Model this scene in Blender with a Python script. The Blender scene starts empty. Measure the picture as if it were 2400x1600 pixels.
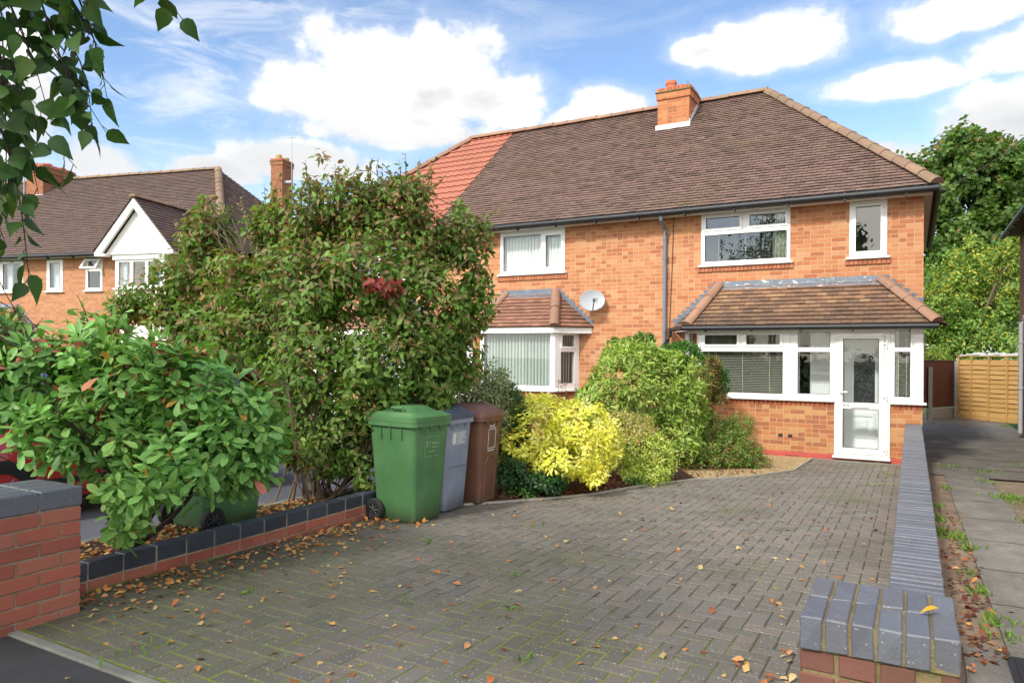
import bpy, bmesh, math, random
import numpy as np
from mathutils import Vector, Matrix, Euler
sc = bpy.context.scene
COL = sc.collection
PI = math.pi
R = math.radians
rnd = random.Random(7)

def srgb(r, g, b):
    f = lambda c: c / 12.92 if c <= 0.04045 else ((c + 0.055) / 1.055) ** 2.4
    return (f(r / 255), f(g / 255), f(b / 255), 1.0)

def gz(y):
    """level of the sloping plot"""
    return -0.025 * (min(max(y, 2.2), 14.0) - 2.2)

# ---------------------------------------------------------------- object helpers
def tag(o, label=None, cat=None, group=None, kind=None):
    if label: o['label'] = label
    if cat: o['category'] = cat
    if group: o['group'] = group
    if kind: o['kind'] = kind
    return o

def thing(name, label, cat, loc=(0, 0, 0), rz=0, group=None, kind=None):
    o = bpy.data.objects.new(name, None)
    o.empty_display_size = 0.2
    COL.objects.link(o)
    o.location = loc
    o.rotation_euler = (0, 0, rz)
    return tag(o, label, cat, group, kind)

class MB:
    """collects faces; T maps local to the thing's own space"""
    def __init__(s, off=(0, 0, 0)):
        s.v = []; s.f = []; s.m = []; s.T = None; s.off = Vector(off); s.mi = 0
    def p(s, q):
        q = Vector(q)
        if s.T is not None: q = s.T @ q
        s.v.append(tuple(q - s.off)); return len(s.v) - 1
    def face(s, pts):
        s.f.append([s.p(q) for q in pts]); s.m.append(s.mi)
    def quad(s, a, b, c, d): s.face((a, b, c, d))
    def box(s, x0, y0, z0, x1, y1, z1):
        i = [s.p(q) for q in ((x0,y0,z0),(x1,y0,z0),(x1,y1,z0),(x0,y1,z0),(x0,y0,z1),(x1,y0,z1),(x1,y1,z1),(x0,y1,z1))]
        for q in ((0,3,2,1),(4,5,6,7),(0,1,5,4),(1,2,6,5),(2,3,7,6),(3,0,4,7)):
            s.f.append([i[k] for k in q]); s.m.append(s.mi)
    def cbox(s, x0, y0, z0, x1, y1, z1, c=0.006, jit=0):
        """box with chamfered edges"""
        X = (x0, x1); Y = (y0, y1); Z = (z0, z1)
        vv = {}
        for i in (0, 1):
            for j in (0, 1):
                for k in (0, 1):
                    sx, sy, sz = (1 - 2*i), (1 - 2*j), (1 - 2*k)
                    jx = [rnd.uniform(-jit, jit) for _ in range(3)] if jit else (0, 0, 0)
                    vv[i,j,k,0] = s.p((X[i]+jx[0], Y[j]+sy*c+jx[1], Z[k]+sz*c+jx[2]))
                    vv[i,j,k,1] = s.p((X[i]+sx*c+jx[0], Y[j]+jx[1], Z[k]+sz*c+jx[2]))
                    vv[i,j,k,2] = s.p((X[i]+sx*c+jx[0], Y[j]+sy*c+jx[1], Z[k]+jx[2]))
        def add(q, flip):
            s.f.append(q[::-1] if flip else q); s.m.append(s.mi)
        for i in (0, 1): add([vv[i,0,0,0], vv[i,1,0,0], vv[i,1,1,0], vv[i,0,1,0]], i == 0)
        for j in (0, 1): add([vv[0,j,0,1], vv[1,j,0,1], vv[1,j,1,1], vv[0,j,1,1]], j == 1)
        for k in (0, 1): add([vv[0,0,k,2], vv[1,0,k,2], vv[1,1,k,2], vv[0,1,k,2]], k == 0)
        for i in (0, 1):
            for j in (0, 1): add([vv[i,j,0,0], vv[i,j,0,1], vv[i,j,1,1], vv[i,j,1,0]], (i + j) % 2 == 1)
        for i in (0, 1):
            for k in (0, 1): add([vv[i,0,k,0], vv[i,0,k,2], vv[i,1,k,2], vv[i,1,k,0]], (i + k) % 2 == 0)
        for j in (0, 1):
            for k in (0, 1): add([vv[0,j,k,1], vv[0,j,k,2], vv[1,j,k,2], vv[1,j,k,1]], (j + k) % 2 == 1)
        for i in (0, 1):
            for j in (0, 1):
                for k in (0, 1): add([vv[i,j,k,0], vv[i,j,k,1], vv[i,j,k,2]], (i + j + k) % 2 == 1)
    def tube(s, pts, r, n=8, cap=True):
        pts = [Vector(q) for q in pts]
        rs = r if isinstance(r, (list, tuple)) else [r] * len(pts)
        rings = []
        for i, q in enumerate(pts):
            d = (pts[min(i+1, len(pts)-1)] - pts[max(i-1, 0)])
            if d.length < 1e-9: d = Vector((0, 0, 1))
            d.normalize()
            a = Vector((0, 0, 1)) if abs(d.z) < 0.9 else Vector((1, 0, 0))
            u = d.cross(a).normalized(); w = d.cross(u)
            rings.append([s.p(q + (u*math.cos(2*PI*k/n) + w*math.sin(2*PI*k/n)) * rs[i]) for k in range(n)])
        for a, b in zip(rings, rings[1:]):
            for k in range(n):
                s.f.append([a[k], b[k], b[(k+1) % n], a[(k+1) % n]]); s.m.append(s.mi)
        if cap:
            s.f.append(rings[0][:]); s.m.append(s.mi)
            s.f.append(rings[-1][::-1]); s.m.append(s.mi)
    def loft(s, rings, cap0=True, cap1=True):
        idx = [[s.p(q) for q in rg] for rg in rings]
        n = len(idx[0])
        for a, b in zip(idx, idx[1:]):
            for k in range(n):
                s.f.append([a[k], a[(k+1) % n], b[(k+1) % n], b[k]]); s.m.append(s.mi)
        if cap0: s.f.append(idx[0][::-1]); s.m.append(s.mi)
        if cap1: s.f.append(idx[-1][:]); s.m.append(s.mi)
    def lathe(s, prof, c=(0, 0, 0), axis='z', n=24, cap=True):
        rings = []
        for r, h in prof:
            ring = []
            for k in range(n):
                a = 2*PI*k/n
                x, y = r*math.cos(a), r*math.sin(a)
                q = {'z': (x, y, h), 'y': (x, h, -y), 'x': (h, x, y)}[axis]
                ring.append((q[0]+c[0], q[1]+c[1], q[2]+c[2]))
            rings.append(ring)
        s.loft(rings, cap, cap)
    def prism(s, poly, z0, z1):
        s.loft([[(x, y, z0) for x, y in poly], [(x, y, z1) for x, y in poly]])
    def build(s, name, mat, parent=None, smooth=False, recalc=True):
        me = bpy.data.meshes.new(name)
        me.from_pydata(s.v, [], s.f)
        mats = mat if isinstance(mat, (list, tuple)) else [mat]
        for m in mats: me.materials.append(m)
        if len(mats) > 1: me.polygons.foreach_set('material_index', s.m)
        if recalc:
            b = bmesh.new(); b.from_mesh(me)
            bmesh.ops.recalc_face_normals(b, faces=b.faces[:])
            b.to_mesh(me); b.free()
        if smooth:
            me.polygons.foreach_set('use_smooth', [True] * len(me.polygons))
            try: me.set_sharp_from_angle(angle=R(40))
            except Exception: pass
        o = bpy.data.objects.new(name, me)
        COL.objects.link(o)
        if parent is not None: o.parent = parent
        return o

def frame_T(ox, oy, ang, z=0):
    """local (u along the wall to the right, v into the wall, z up)"""
    return Matrix.Translation((ox, oy, z)) @ Matrix.Rotation(ang, 4, 'Z')

def panel(mb, u0, u1, z0, z1, holes, vf, vb, back=True):
    """flat sheet with rectangular holes, front at vf, back at vb"""
    us = sorted({u0, u1, *[h[0] for h in holes], *[h[1] for h in holes]})
    zs = sorted({z0, z1, *[h[2] for h in holes], *[h[3] for h in holes]})
    for a, b in zip(us, us[1:]):
        for c, d in zip(zs, zs[1:]):
            mu, mz = (a+b)/2, (c+d)/2
            if any(h[0] < mu < h[1] and h[2] < mz < h[3] for h in holes): continue
            mb.quad((a, vf, c), (b, vf, c), (b, vf, d), (a, vf, d))
            if back: mb.quad((a, vb, c), (a, vb, d), (b, vb, d), (b, vb, c))
    for (a, b, c, d) in holes:
        mb.quad((a, vf, c), (a, vb, c), (b, vb, c), (b, vf, c))
        mb.quad((a, vf, d), (b, vf, d), (b, vb, d), (a, vb, d))
        mb.quad((a, vf, c), (a, vf, d), (a, vb, d), (a, vb, c))
        mb.quad((b, vf, c), (b, vb, c), (b, vb, d), (b, vf, d))
    if back:
        mb.quad((u0, vf, z0), (u0, vf, z1), (u0, vb, z1), (u0, vb, z0))
        mb.quad((u1, vf, z0), (u1, vb, z0), (u1, vb, z1), (u1, vf, z1))
        mb.quad((u0, vf, z1), (u1, vf, z1), (u1, vb, z1), (u0, vb, z1))
        mb.quad((u0, vf, z0), (u0, vb, z0), (u1, vb, z0), (u1, vf, z0))

def clip_poly(poly, clip):
    """Sutherland-Hodgman, clip convex and counter-clockwise"""
    out = poly
    for i in range(len(clip)):
        a, b = clip[i], clip[(i+1) % len(clip)]
        ins, out2 = out, []
        if not ins: return []
        side = lambda q: (b[0]-a[0])*(q[1]-a[1]) - (b[1]-a[1])*(q[0]-a[0])
        for k in range(len(ins)):
            p, q = ins[k], ins[(k+1) % len(ins)]
            sp, sq = side(p), side(q)
            if sp >= 0: out2.append(p)
            if (sp >= 0) != (sq >= 0):
                t = sp / (sp - sq)
                out2.append((p[0]+t*(q[0]-p[0]), p[1]+t*(q[1]-p[1])))
        out = out2
    return out

def ccw(poly):
    a = sum(poly[i][0]*poly[(i+1) % len(poly)][1] - poly[(i+1) % len(poly)][0]*poly[i][1] for i in range(len(poly)))
    return poly if a > 0 else poly[::-1]

def tile_plane(mb, pts, w=0.165, g=0.1, th=0.026, seed=1, slip=0.02):
    """plain tiles over a planar convex polygon; pts[0]->pts[1] is the eave"""
    rr = random.Random(seed)
    O = Vector(pts[0]); U = (Vector(pts[1]) - O).normalized()
    Nn = U.cross(Vector(pts[2]) - O).normalized()
    if Nn.z < 0: Nn = -Nn
    V = Nn.cross(U).normalized()
    if V.z < 0: V = -V
    poly = ccw([((Vector(q)-O).dot(U), (Vector(q)-O).dot(V)) for q in pts])
    umin = min(q[0] for q in poly); umax = max(q[0] for q in poly); vmax = max(q[1] for q in poly)
    at = lambda u, v, h: O + U*u + V*v + Nn*h
    mb.face([at(u, v, -0.012) for u, v in poly])
    nr = int(vmax / g) + 1
    for r in range(nr):
        v0 = r * g; v1 = v0 + g + 0.012
        c0 = umin - w
        u = c0 + (w/2 if r % 2 else 0)
        wav = 0.004 * math.sin(r*0.7)
        while u < umax:
            j = rr.uniform(-0.003, 0.003)
            dv = wav + rr.uniform(-0.003, 0.003) - (rr.uniform(0.01, slip) if rr.random() < 0.015 else 0)
            h0 = th + rr.uniform(-0.003, 0.004); h1 = 0.002
            tl = rr.uniform(-0.0025, 0.0025)
            cell = [(u+0.0025, v0+dv), (u+w-0.0025, v0+dv), (u+w-0.0025, v1), (u+0.0025, v1)]
            cc = clip_poly(cell, poly)
            if len(cc) >= 3:
                hh = lambda q: h0 + (h1-h0)*(q[1]-v0-dv)/(v1-v0-dv) + tl*(q[0]-u)/w
                mb.face([at(q[0], q[1], hh(q)) for q in cc])
                for k in range(len(cc)):
                    a, b = cc[k], cc[(k+1) % len(cc)]
                    if abs(a[1]-b[1]) < 1e-6 and abs(a[1]-v0-dv) < 1e-6:
                        i0 = len(mb.v)
                        mb.face([at(a[0], a[1], hh(a)), at(b[0], b[1], hh(b)), at(b[0], b[1], hh(b)-.011), at(a[0], a[1], hh(a)-.011)])
                        # share the top edge so a tile stays one island
                        f = mb.f[-2]; top = mb.f[-1]
                        top[0] = f[k]; top[1] = f[(k+1) % len(cc)]
            u += w

def pantile_plane(mb, pts, w=0.2, g=0.3, amp=0.022):
    O = Vector(pts[0]); U = (Vector(pts[1]) - O).normalized()
    Nn = U.cross(Vector(pts[2]) - O).normalized()
    if Nn.z < 0: Nn = -Nn
    V = Nn.cross(U).normalized()
    if V.z < 0: V = -V
    poly = ccw([((Vector(q)-O).dot(U), (Vector(q)-O).dot(V)) for q in pts])
    umin = min(q[0] for q in poly); umax = max(q[0] for q in poly); vmax = max(q[1] for q in poly)
    at = lambda u, v, h: O + U*u + V*v + Nn*h
    n = 8; du = w/n
    prof = [0, .25, .8, 1, .8, .25, 0, 0]
    for r in range(int(vmax/g)+1):
        v0 = r*g; v1 = v0+g+0.01
        k0 = int(umin/du)-1; k1 = int(umax/du)+1
        for k in range(k0, k1):
            a0, a1 = prof[k % n]*amp, prof[(k+1) % n]*amp
            u0, u1 = k*du, (k+1)*du
            cc = clip_poly([(u0, v0), (u1, v0), (u1, v1), (u0, v1)], poly)
            if len(cc) < 3: continue
            hh = lambda q: a0+(a1-a0)*(q[0]-u0)/du + 0.034*(1-(q[1]-v0)/(v1-v0))
            mb.face([at(q[0], q[1], hh(q)) for q in cc])
            for i in range(len(cc)):
                a, b = cc[i], cc[(i+1) % len(cc)]
                if abs(a[1]-v0) < 1e-6 and abs(b[1]-v0) < 1e-6:
                    mb.face([at(a[0], a[1], hh(a)), at(b[0], b[1], hh(b)), at(b[0], b[1], 0), at(a[0], a[1], 0)])

def ridge_run(mb, A, B, r=0.11, seg=0.33, up=Vector((0, 0, 1)), seed=0):
    rr = random.Random(seed)
    A = Vector(A); B = Vector(B); d = (B-A); L = d.length; d.normalize()
    side = d.cross(up).normalized(); nn = side.cross(d).normalized()
    n = max(1, round(L/seg)); s = L/n
    for i in range(n):
        a = A + d*(i*s) ; b = A + d*((i+1)*s+0.02)
        jz = rr.uniform(-0.006, 0.006)
        ring = []
        for q, rad in ((a, r*1.05), (b, r*0.93)):
            ring.append([q + nn*jz + side*math.cos(t)*rad + nn*(math.sin(t)*rad*0.85-0.02) for t in [PI*k/8 for k in range(9)]])
        mb.loft(ring)

# ---------------------------------------------------------------- leaves
def leaf_template(rows, prof, fold=0.12, curl=0.15, single_tip=True):
    """leaf along +Y of length 1, normal +Z; returns verts, faces, edge weight"""
    V = [(0, 0, 0)]; W = [0.0]; F = []
    prev = None
    for t, h in zip(rows, prof):
        z = -curl*t*t
        b = len(V)
        V += [(-h, t, z+fold*h*2), (0, t, z), (h, t, z+fold*h*2)]; W += [1, 0, 1]
        if prev is None: F += [(0, b+1, b), (0, b+2, b+1)]
        else: F += [(prev, prev+1, b+1, b), (prev+1, prev+2, b+2, b+1)]
        prev = b
    V.append((0, 1, -curl)); W.append(0.6)
    t = len(V)-1
    F += [(prev, prev+1, t), (prev+1, prev+2, t)]
    return np.array(V, float), F, np.array(W, float)

T_OVATE = leaf_template([.12, .35, .62, .85], [.16, .25, .21, .10], .16, .22)
T_OBOV = leaf_template([.12, .38, .68, .88], [.05, .14, .21, .15], .14, .15)
T_LANCE = leaf_template([.2, .5, .8], [.12, .17, .09], .18, .25)
T_SMALL = leaf_template([.4], [.26], .15, .2)
T_BIRCH = leaf_template([.06, .22, .34, .5, .66, .82], [.2, .33, .31, .27, .17, .08], .1, .2)
T_NARROW = leaf_template([.4], [.11], .1, .25)

def unit(a): return a / np.maximum(np.linalg.norm(a, axis=-1, keepdims=True), 1e-9)

def leaf_mesh(name, P, DIR, NRM, SIZE, C1, C2, templ, mat, parent=None, wid=None, off=(0, 0, 0)):
    V, F, W = templ
    n = len(P)
    y = unit(DIR); x = unit(np.cross(y, NRM)); z = np.cross(x, y)
    wd = np.ones(n) if wid is None else wid
    co = (P - np.array(off))[:, None, :] + SIZE[:, None, None] * (
        (V[None, :, 0]*wd[:, None])[..., None]*x[:, None, :] + V[None, :, 1, None]*y[:, None, :] + V[None, :, 2, None]*z[:, None, :])
    nv = len(V)
    me = bpy.data.meshes.new(name)
    lv = np.concatenate([np.array(f) for f in F]); lt = np.array([len(f) for f in F])
    allv = (lv[None, :] + (np.arange(n)*nv)[:, None]).ravel()
    tot = np.tile(lt, n); start = np.concatenate([[0], np.cumsum(tot)[:-1]])
    me.vertices.add(n*nv); me.vertices.foreach_set('co', co.reshape(-1).astype(np.float32))
    me.loops.add(len(allv)); me.loops.foreach_set('vertex_index', allv.astype(np.int32))
    me.polygons.add(len(tot)); me.polygons.foreach_set('loop_start', start.astype(np.int32))
    me.polygons.foreach_set('use_smooth', np.ones(len(tot), dtype=bool))
    me.update(calc_edges=True)
    c = C1[:, None, :]*(1-W[None, :, None]) + C2[:, None, :]*W[None, :, None]
    rgba = np.concatenate([c, np.ones((n, nv, 1))], axis=2).reshape(-1).astype(np.float32)
    at = me.attributes.new('tint', 'FLOAT_COLOR', 'POINT'); at.data.foreach_set('color', rgba)
    me.materials.append(mat)
    o = bpy.data.objects.new(name, me); COL.objects.link(o)
    if parent is not None: o.parent = parent
    return o

def blob_points(rs, blobs, n, inner=0.55, zmin=-9, lump=0.14, lf=2.2):
    B = np.array(blobs, float)
    w = (B[:, 3]*B[:, 4] + B[:, 4]*B[:, 5] + B[:, 3]*B[:, 5])
    if B.shape[1] > 6: w = w*B[:, 6]
    k = rs.choice(len(B), n, p=w/w.sum())
    d = unit(rs.normal(size=(n, 3)))
    r = inner + (1-inner)*np.sqrt(rs.random(n))
    C = B[k, :3]; rad = B[k, 3:6]
    P0 = C + d*rad
    nz = (np.sin(P0[:, 0]*lf*2.1+1.3)*np.sin(P0[:, 1]*lf*1.7+.4) + np.sin(P0[:, 2]*lf*2.3+2.1)*np.sin(P0[:, 0]*lf*3.1+.7))*lump
    P = C + d*rad*(r*(1+nz))[:, None]
    # drop points that lie deep inside another blob
    q = ((P[:, None, :]-B[None, :, :3])/B[None, :, 3:6])
    deep = (np.sqrt((q**2).sum(2)) < inner*0.95).any(1)
    keep = (~deep) & (P[:, 2] > zmin)
    return P[keep], unit(d*(1/rad))[keep]

def clumps(rs, C, A, k, spacing, tilt, droop, petiole=0.01, jitter=0.25, whorl=True):
    """k leaves round every twig end; returns P, DIR, NRM and the clump index"""
    n = len(C)
    ref = np.where(np.abs(A[:, 2:3]) < 0.9, np.array([[0, 0, 1.0]]), np.array([[1.0, 0, 0]]))
    e1 = unit(np.cross(A, ref)); e2 = np.cross(A, e1)
    i = np.arange(k)[None, :]
    ph = i*2.39996 + rs.random((n, 1))*6.28 + rs.normal(size=(n, k))*jitter
    t = tilt + rs.normal(size=(n, k))*jitter*0.8
    rad = np.cos(ph)[..., None]*e1[:, None, :] + np.sin(ph)[..., None]*e2[:, None, :]
    D = np.cos(t)[..., None]*A[:, None, :] + np.sin(t)[..., None]*rad
    D[..., 2] -= droop*(0.6+0.8*rs.random((n, k)))
    D = unit(D)
    P = C[:, None, :] - A[:, None, :]*(i*spacing)[..., None] + D*petiole
    N = A[:, None, :]*1.0 + rs.normal(size=(n, k, 3))*0.35 + np.array([0, 0, 0.5])
    idx = np.repeat(np.arange(n), k)
    return P.reshape(-1, 3), D.reshape(-1, 3), N.reshape(-1, 3), idx

def pick(rs, n, cols, p):
    c = np.array(cols)[rs.choice(len(cols), n, p=np.array(p)/sum(p))]
    return c*(0.8+0.4*rs.random((n, 1)))*(1+0.12*(rs.random((n, 3))-.5))

def branch(mb, rs, a, b, r0, r1, sag=0.15, n=6, seg=5):
    a = Vector(a); b = Vector(b); L = (b-a).length
    c1 = Vector(rs.normal(size=3))*L*sag
    pts = []; rad = []
    for i in range(n+1):
        t = i/n
        q = a.lerp(b, t) + c1*math.sin(PI*t) + Vector((0, 0, L*0.12*math.sin(PI*t)))
        pts.append(q); rad.append(r0+(r1-r0)*t)
    mb.tube(pts, rad, n=seg)
    return pts
# ---------------------------------------------------------------- materials
class NT:
    def __init__(s, nt): s.nt = nt
    def n(s, t, **kw):
        x = s.nt.nodes.new(t)
        for k, v in kw.items(): setattr(x, k, v)
        return x
    def link(s, a, b): s.nt.links.new(a, b)
    def put(s, sock, v):
        if isinstance(v, bpy.types.NodeSocket): s.nt.links.new(v, sock)
        else: sock.default_value = v
    def m(s, op, a, b=None, c=None, clamp=False):
        x = s.n('ShaderNodeMath', operation=op); x.use_clamp = clamp
        s.put(x.inputs[0], a)
        if b is not None: s.put(x.inputs[1], b)
        if c is not None: s.put(x.inputs[2], c)
        return x.outputs[0]
    def vm(s, op, a, b=None, scale=None):
        x = s.n('ShaderNodeVectorMath', operation=op)
        s.put(x.inputs[0], a)
        if b is not None: s.put(x.inputs[1], b)
        if scale is not None: s.put(x.inputs['Scale'], scale)
        return x.outputs[1] if op in ('DOT_PRODUCT', 'LENGTH', 'DISTANCE') else x.outputs[0]
    def sep(s, v):
        x = s.n('ShaderNodeSeparateXYZ'); s.put(x.inputs[0], v); return x.outputs
    def comb(s, x, y, z=0.0):
        c = s.n('ShaderNodeCombineXYZ')
        for i, v in enumerate((x, y, z)): s.put(c.inputs[i], v)
        return c.outputs[0]
    def noise(s, v, scale=5, detail=4, rough=0.55, out='Fac', lac=2.0, dist=0.0):
        x = s.n('ShaderNodeTexNoise'); s.put(x.inputs['Vector'], v)
        x.inputs['Scale'].default_value = scale; x.inputs['Detail'].default_value = detail
        x.inputs['Roughness'].default_value = rough; x.inputs['Distortion'].default_value = dist
        return x.outputs[out]
    def white(s, v, out='Value'):
        x = s.n('ShaderNodeTexWhiteNoise', noise_dimensions='3D'); s.put(x.inputs['Vector'], v); return x.outputs[out]
    def voro(s, v, scale=5, out='Distance', feature='F1'):
        x = s.n('ShaderNodeTexVoronoi', feature=feature); s.put(x.inputs['Vector'], v); x.inputs['Scale'].default_value = scale
        return x.outputs[out]
    def ramp(s, f, stops, interp='LINEAR'):
        x = s.n('ShaderNodeValToRGB'); s.put(x.inputs[0], f); cr = x.color_ramp; cr.interpolation = interp
        while len(cr.elements) > 1: cr.elements.remove(cr.elements[-1])
        cr.elements[0].position = stops[0][0]; cr.elements[0].color = (*stops[0][1][:3], 1)
        for p, c in stops[1:]:
            e = cr.elements.new(p); e.color = (*c[:3], 1)
        return x.outputs[0]
    def mix(s, f, a, b, blend='MIX'):
        x = s.n('ShaderNodeMix', data_type='RGBA', blend_type=blend)
        s.put(x.inputs[0], f)
        for k, v in ((6, a), (7, b)):
            if isinstance(v, tuple) and len(v) == 3: v = (*v, 1)
            s.put(x.inputs[k], v)
        return x.outputs[2]
    def step(s, v, a, b):
        x = s.n('ShaderNodeMapRange', interpolation_type='SMOOTHSTEP'); s.put(x.inputs[0], v)
        s.put(x.inputs[1], a); s.put(x.inputs[2], b)
        return x.outputs[0]
    def bump(s, h, strength=0.4, dist=0.01, normal=None):
        x = s.n('ShaderNodeBump'); s.put(x.inputs['Height'], h)
        x.inputs['Strength'].default_value = strength; x.inputs['Distance'].default_value = dist
        if normal is not None: s.put(x.inputs['Normal'], normal)
        return x.outputs[0]

def mat(name):
    m = bpy.data.materials.new(name); m.use_nodes = True
    t = NT(m.node_tree); b = m.node_tree.nodes['Principled BSDF']
    return m, t, b
def obj_co(t): return t.n('ShaderNodeTexCoord').outputs['Object']
def pos(t): return t.n('ShaderNodeNewGeometry').outputs['Position']

def simple(name, col, rough=0.5, var=0.08, scale=6, spec=0.5, metal=0, bump=0.0, bscale=60):
    m, t, b = mat(name)
    n = t.noise(obj_co(t), scale, 5)
    c = t.mix(n, tuple(x*(1-var*2) for x in col[:3]), tuple(min(1, x*(1+var*2)) for x in col[:3]))
    t.put(b.inputs['Base Color'], c)
    t.put(b.inputs['Roughness'], t.m('ADD', rough-0.06, t.m('MULTIPLY', t.noise(obj_co(t), scale*4, 3), 0.12)))
    b.inputs['Specular IOR Level'].default_value = spec; b.inputs['Metallic'].default_value = metal
    if bump: t.put(b.inputs['Normal'], t.bump(t.noise(obj_co(t), bscale, 6), bump, 0.005))
    return m

def brick_mat(name, tones, mortar, split=0.35, mw=0.0085, soot=0.3, soldier=False, bl=0.225, bh=0.075):
    """coursed brickwork in metres on the object's own axes"""
    m, t, b = mat(name)
    co = obj_co(t); g = t.n('ShaderNodeNewGeometry')
    x, y, z = t.sep(co); nx, ny, nz = t.sep(g.outputs['True Normal'])
    sidef = t.m('GREATER_THAN', t.m('ABSOLUTE', nx), t.m('ABSOLUTE', ny))
    topf = t.m('GREATER_THAN', t.m('ABSOLUTE', nz), 0.8)
    u = t.m('ADD', t.m('MULTIPLY', x, t.m('SUBTRACT', 1.0, sidef)), t.m('MULTIPLY', y, sidef))
    v = t.m('ADD', t.m('MULTIPLY', z, t.m('SUBTRACT', 1.0, topf)), t.m('MULTIPLY', y, topf))
    wob = t.noise(co, 9, 3)
    v = t.m('ADD', v, t.m('MULTIPLY', t.m('SUBTRACT', wob, 0.5), 0.010))
    u = t.m('ADD', u, t.m('MULTIPLY', t.m('SUBTRACT', t.noise(co, 31, 2), 0.5), 0.012))
    if soldier: u, v = v, u
    vr = t.m('DIVIDE', v, bh); row = t.m('FLOOR', vr); fv = t.m('FRACT', vr)
    ro = t.white(t.comb(row, 3.7))
    uu = t.m('ADD', t.m('DIVIDE', u, bl), t.m('ADD', t.m('MULTIPLY', t.m('MODULO', t.m('ABSOLUTE', row), 2.0), 0.5), t.m('MULTIPLY', ro, 0.06)))
    colm = t.m('FLOOR', uu); fu = t.m('FRACT', uu)
    r1 = t.white(t.comb(colm, row, 1.0))
    sp = t.m('LESS_THAN', r1, split)
    f2 = t.m('FRACT', t.m('MULTIPLY', fu, 2.0)); half = t.m('FLOOR', t.m('MULTIPLY', fu, 2.0))
    fe = t.m('ADD', t.m('MULTIPLY', fu, t.m('SUBTRACT', 1.0, sp)), t.m('MULTIPLY', f2, sp))
    idc = t.m('ADD', colm, t.m('MULTIPLY', t.m('MULTIPLY', half, sp), 0.5))
    wu = t.m('ADD', mw/bl*0.5, t.m('MULTIPLY', sp, mw/bl*0.5))
    eu = t.m('DIVIDE', t.m('SUBTRACT', 0.5, t.m('ABSOLUTE', t.m('SUBTRACT', fe, 0.5))), wu)
    ev = t.m('DIVIDE', t.m('SUBTRACT', 0.5, t.m('ABSOLUTE', t.m('SUBTRACT', fv, 0.5))), mw/bh*0.5)
    e = t.m('MINIMUM', eu, ev)
    bm = t.step(e, 0.75, 1.45)
    rv = t.white(t.comb(idc, row, 9.0))
    n = len(tones)
    bc = t.ramp(rv, [(i/n, c) for i, c in enumerate(tones)], 'CONSTANT')
    inb = t.noise(t.vm('MULTIPLY', co, (1, 1, 2.5)), 38, 5, 0.65)
    bc = t.mix(t.m('MULTIPLY', t.m('SUBTRACT', inb, 0.25), 0.9, clamp=True), bc, t.mix(0.55, bc, (0.62, 0.36, 0.17)), 'MIX')
    big = t.m('ADD', t.m('MULTIPLY', t.noise(co, 0.8, 5, 0.6), .6), t.m('MULTIPLY', t.noise(t.vm('MULTIPLY', co, (3, 3, .45)), 1.3, 5, .65), .4))
    bc = t.mix(t.m('MULTIPLY', t.step(big, 0.5, 0.75), soot), bc, (0.16, 0.07, 0.035))
    mc = t.mix(t.noise(co, 25, 4), tuple(c*0.72 for c in mortar), tuple(min(1, c*1.18) for c in mortar))
    t.put(b.inputs['Base Color'], t.mix(bm, mc, bc))
    b.inputs['Roughness'].default_value = 0.9; b.inputs['Specular IOR Level'].default_value = 0.25
    h = t.m('ADD', t.m('MULTIPLY', bm, 0.7), t.m('ADD', t.m('MULTIPLY', inb, 0.25), t.m('MULTIPLY', rv, 0.2)))
    t.put(b.inputs['Normal'], t.bump(h, 0.7, 0.006))
    return m

ORANGE = [(.455,.185,.09), (.425,.158,.075), (.47,.215,.108), (.385,.128,.062), (.49,.25,.135), (.445,.17,.083), (.34,.105,.056), (.465,.20,.098)]
PORCHB = [(0.405, 0.158, 0.067), (0.432, 0.213, 0.099), (0.297, 0.106, 0.058), (0.384, 0.138, 0.063), (0.452, 0.252, 0.115), (0.263, 0.095, 0.054), (0.418, 0.173, 0.075), (0.364, 0.122, 0.058)]
M = {}
M['brick'] = brick_mat('orange facing brick', ORANGE, (.52,.37,.235), 0.30, soot=0.42)
M['brick_porch'] = brick_mat('mixed porch brick', PORCHB, (.55,.34,.19), 0.3)
M['brick_far'] = brick_mat('far orange brick', [(.44,.19,.105), (.40,.165,.09), (.46,.215,.125), (.37,.15,.08)], (.42,.29,.19), 0.3)
M['brick_chim'] = brick_mat('chimney brick', [(.42,.13,.06), (.36,.105,.05), (.45,.18,.08), (.38,.12,.055), (.28,.08,.042)], (.42,.27,.15), 0.4, soot=0.6)
M['brick_chim_far'] = brick_mat('dark chimney brick', [(.25,.085,.05), (.21,.07,.045), (.29,.11,.06)], (.24,.16,.10), 0.3, soot=0.6)
M['brick_dull'] = brick_mat('dull red brick', [(.20,.075,.05), (.17,.06,.042), (.23,.09,.06), (.15,.055,.04)], (.26,.19,.15), 0.3)
M['soldier'] = brick_mat('soldier course brick', [(.44,.13,.05), (.38,.10,.04), (.47,.15,.06)], (.42,.24,.12), 0.0, soldier=True)

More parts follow.
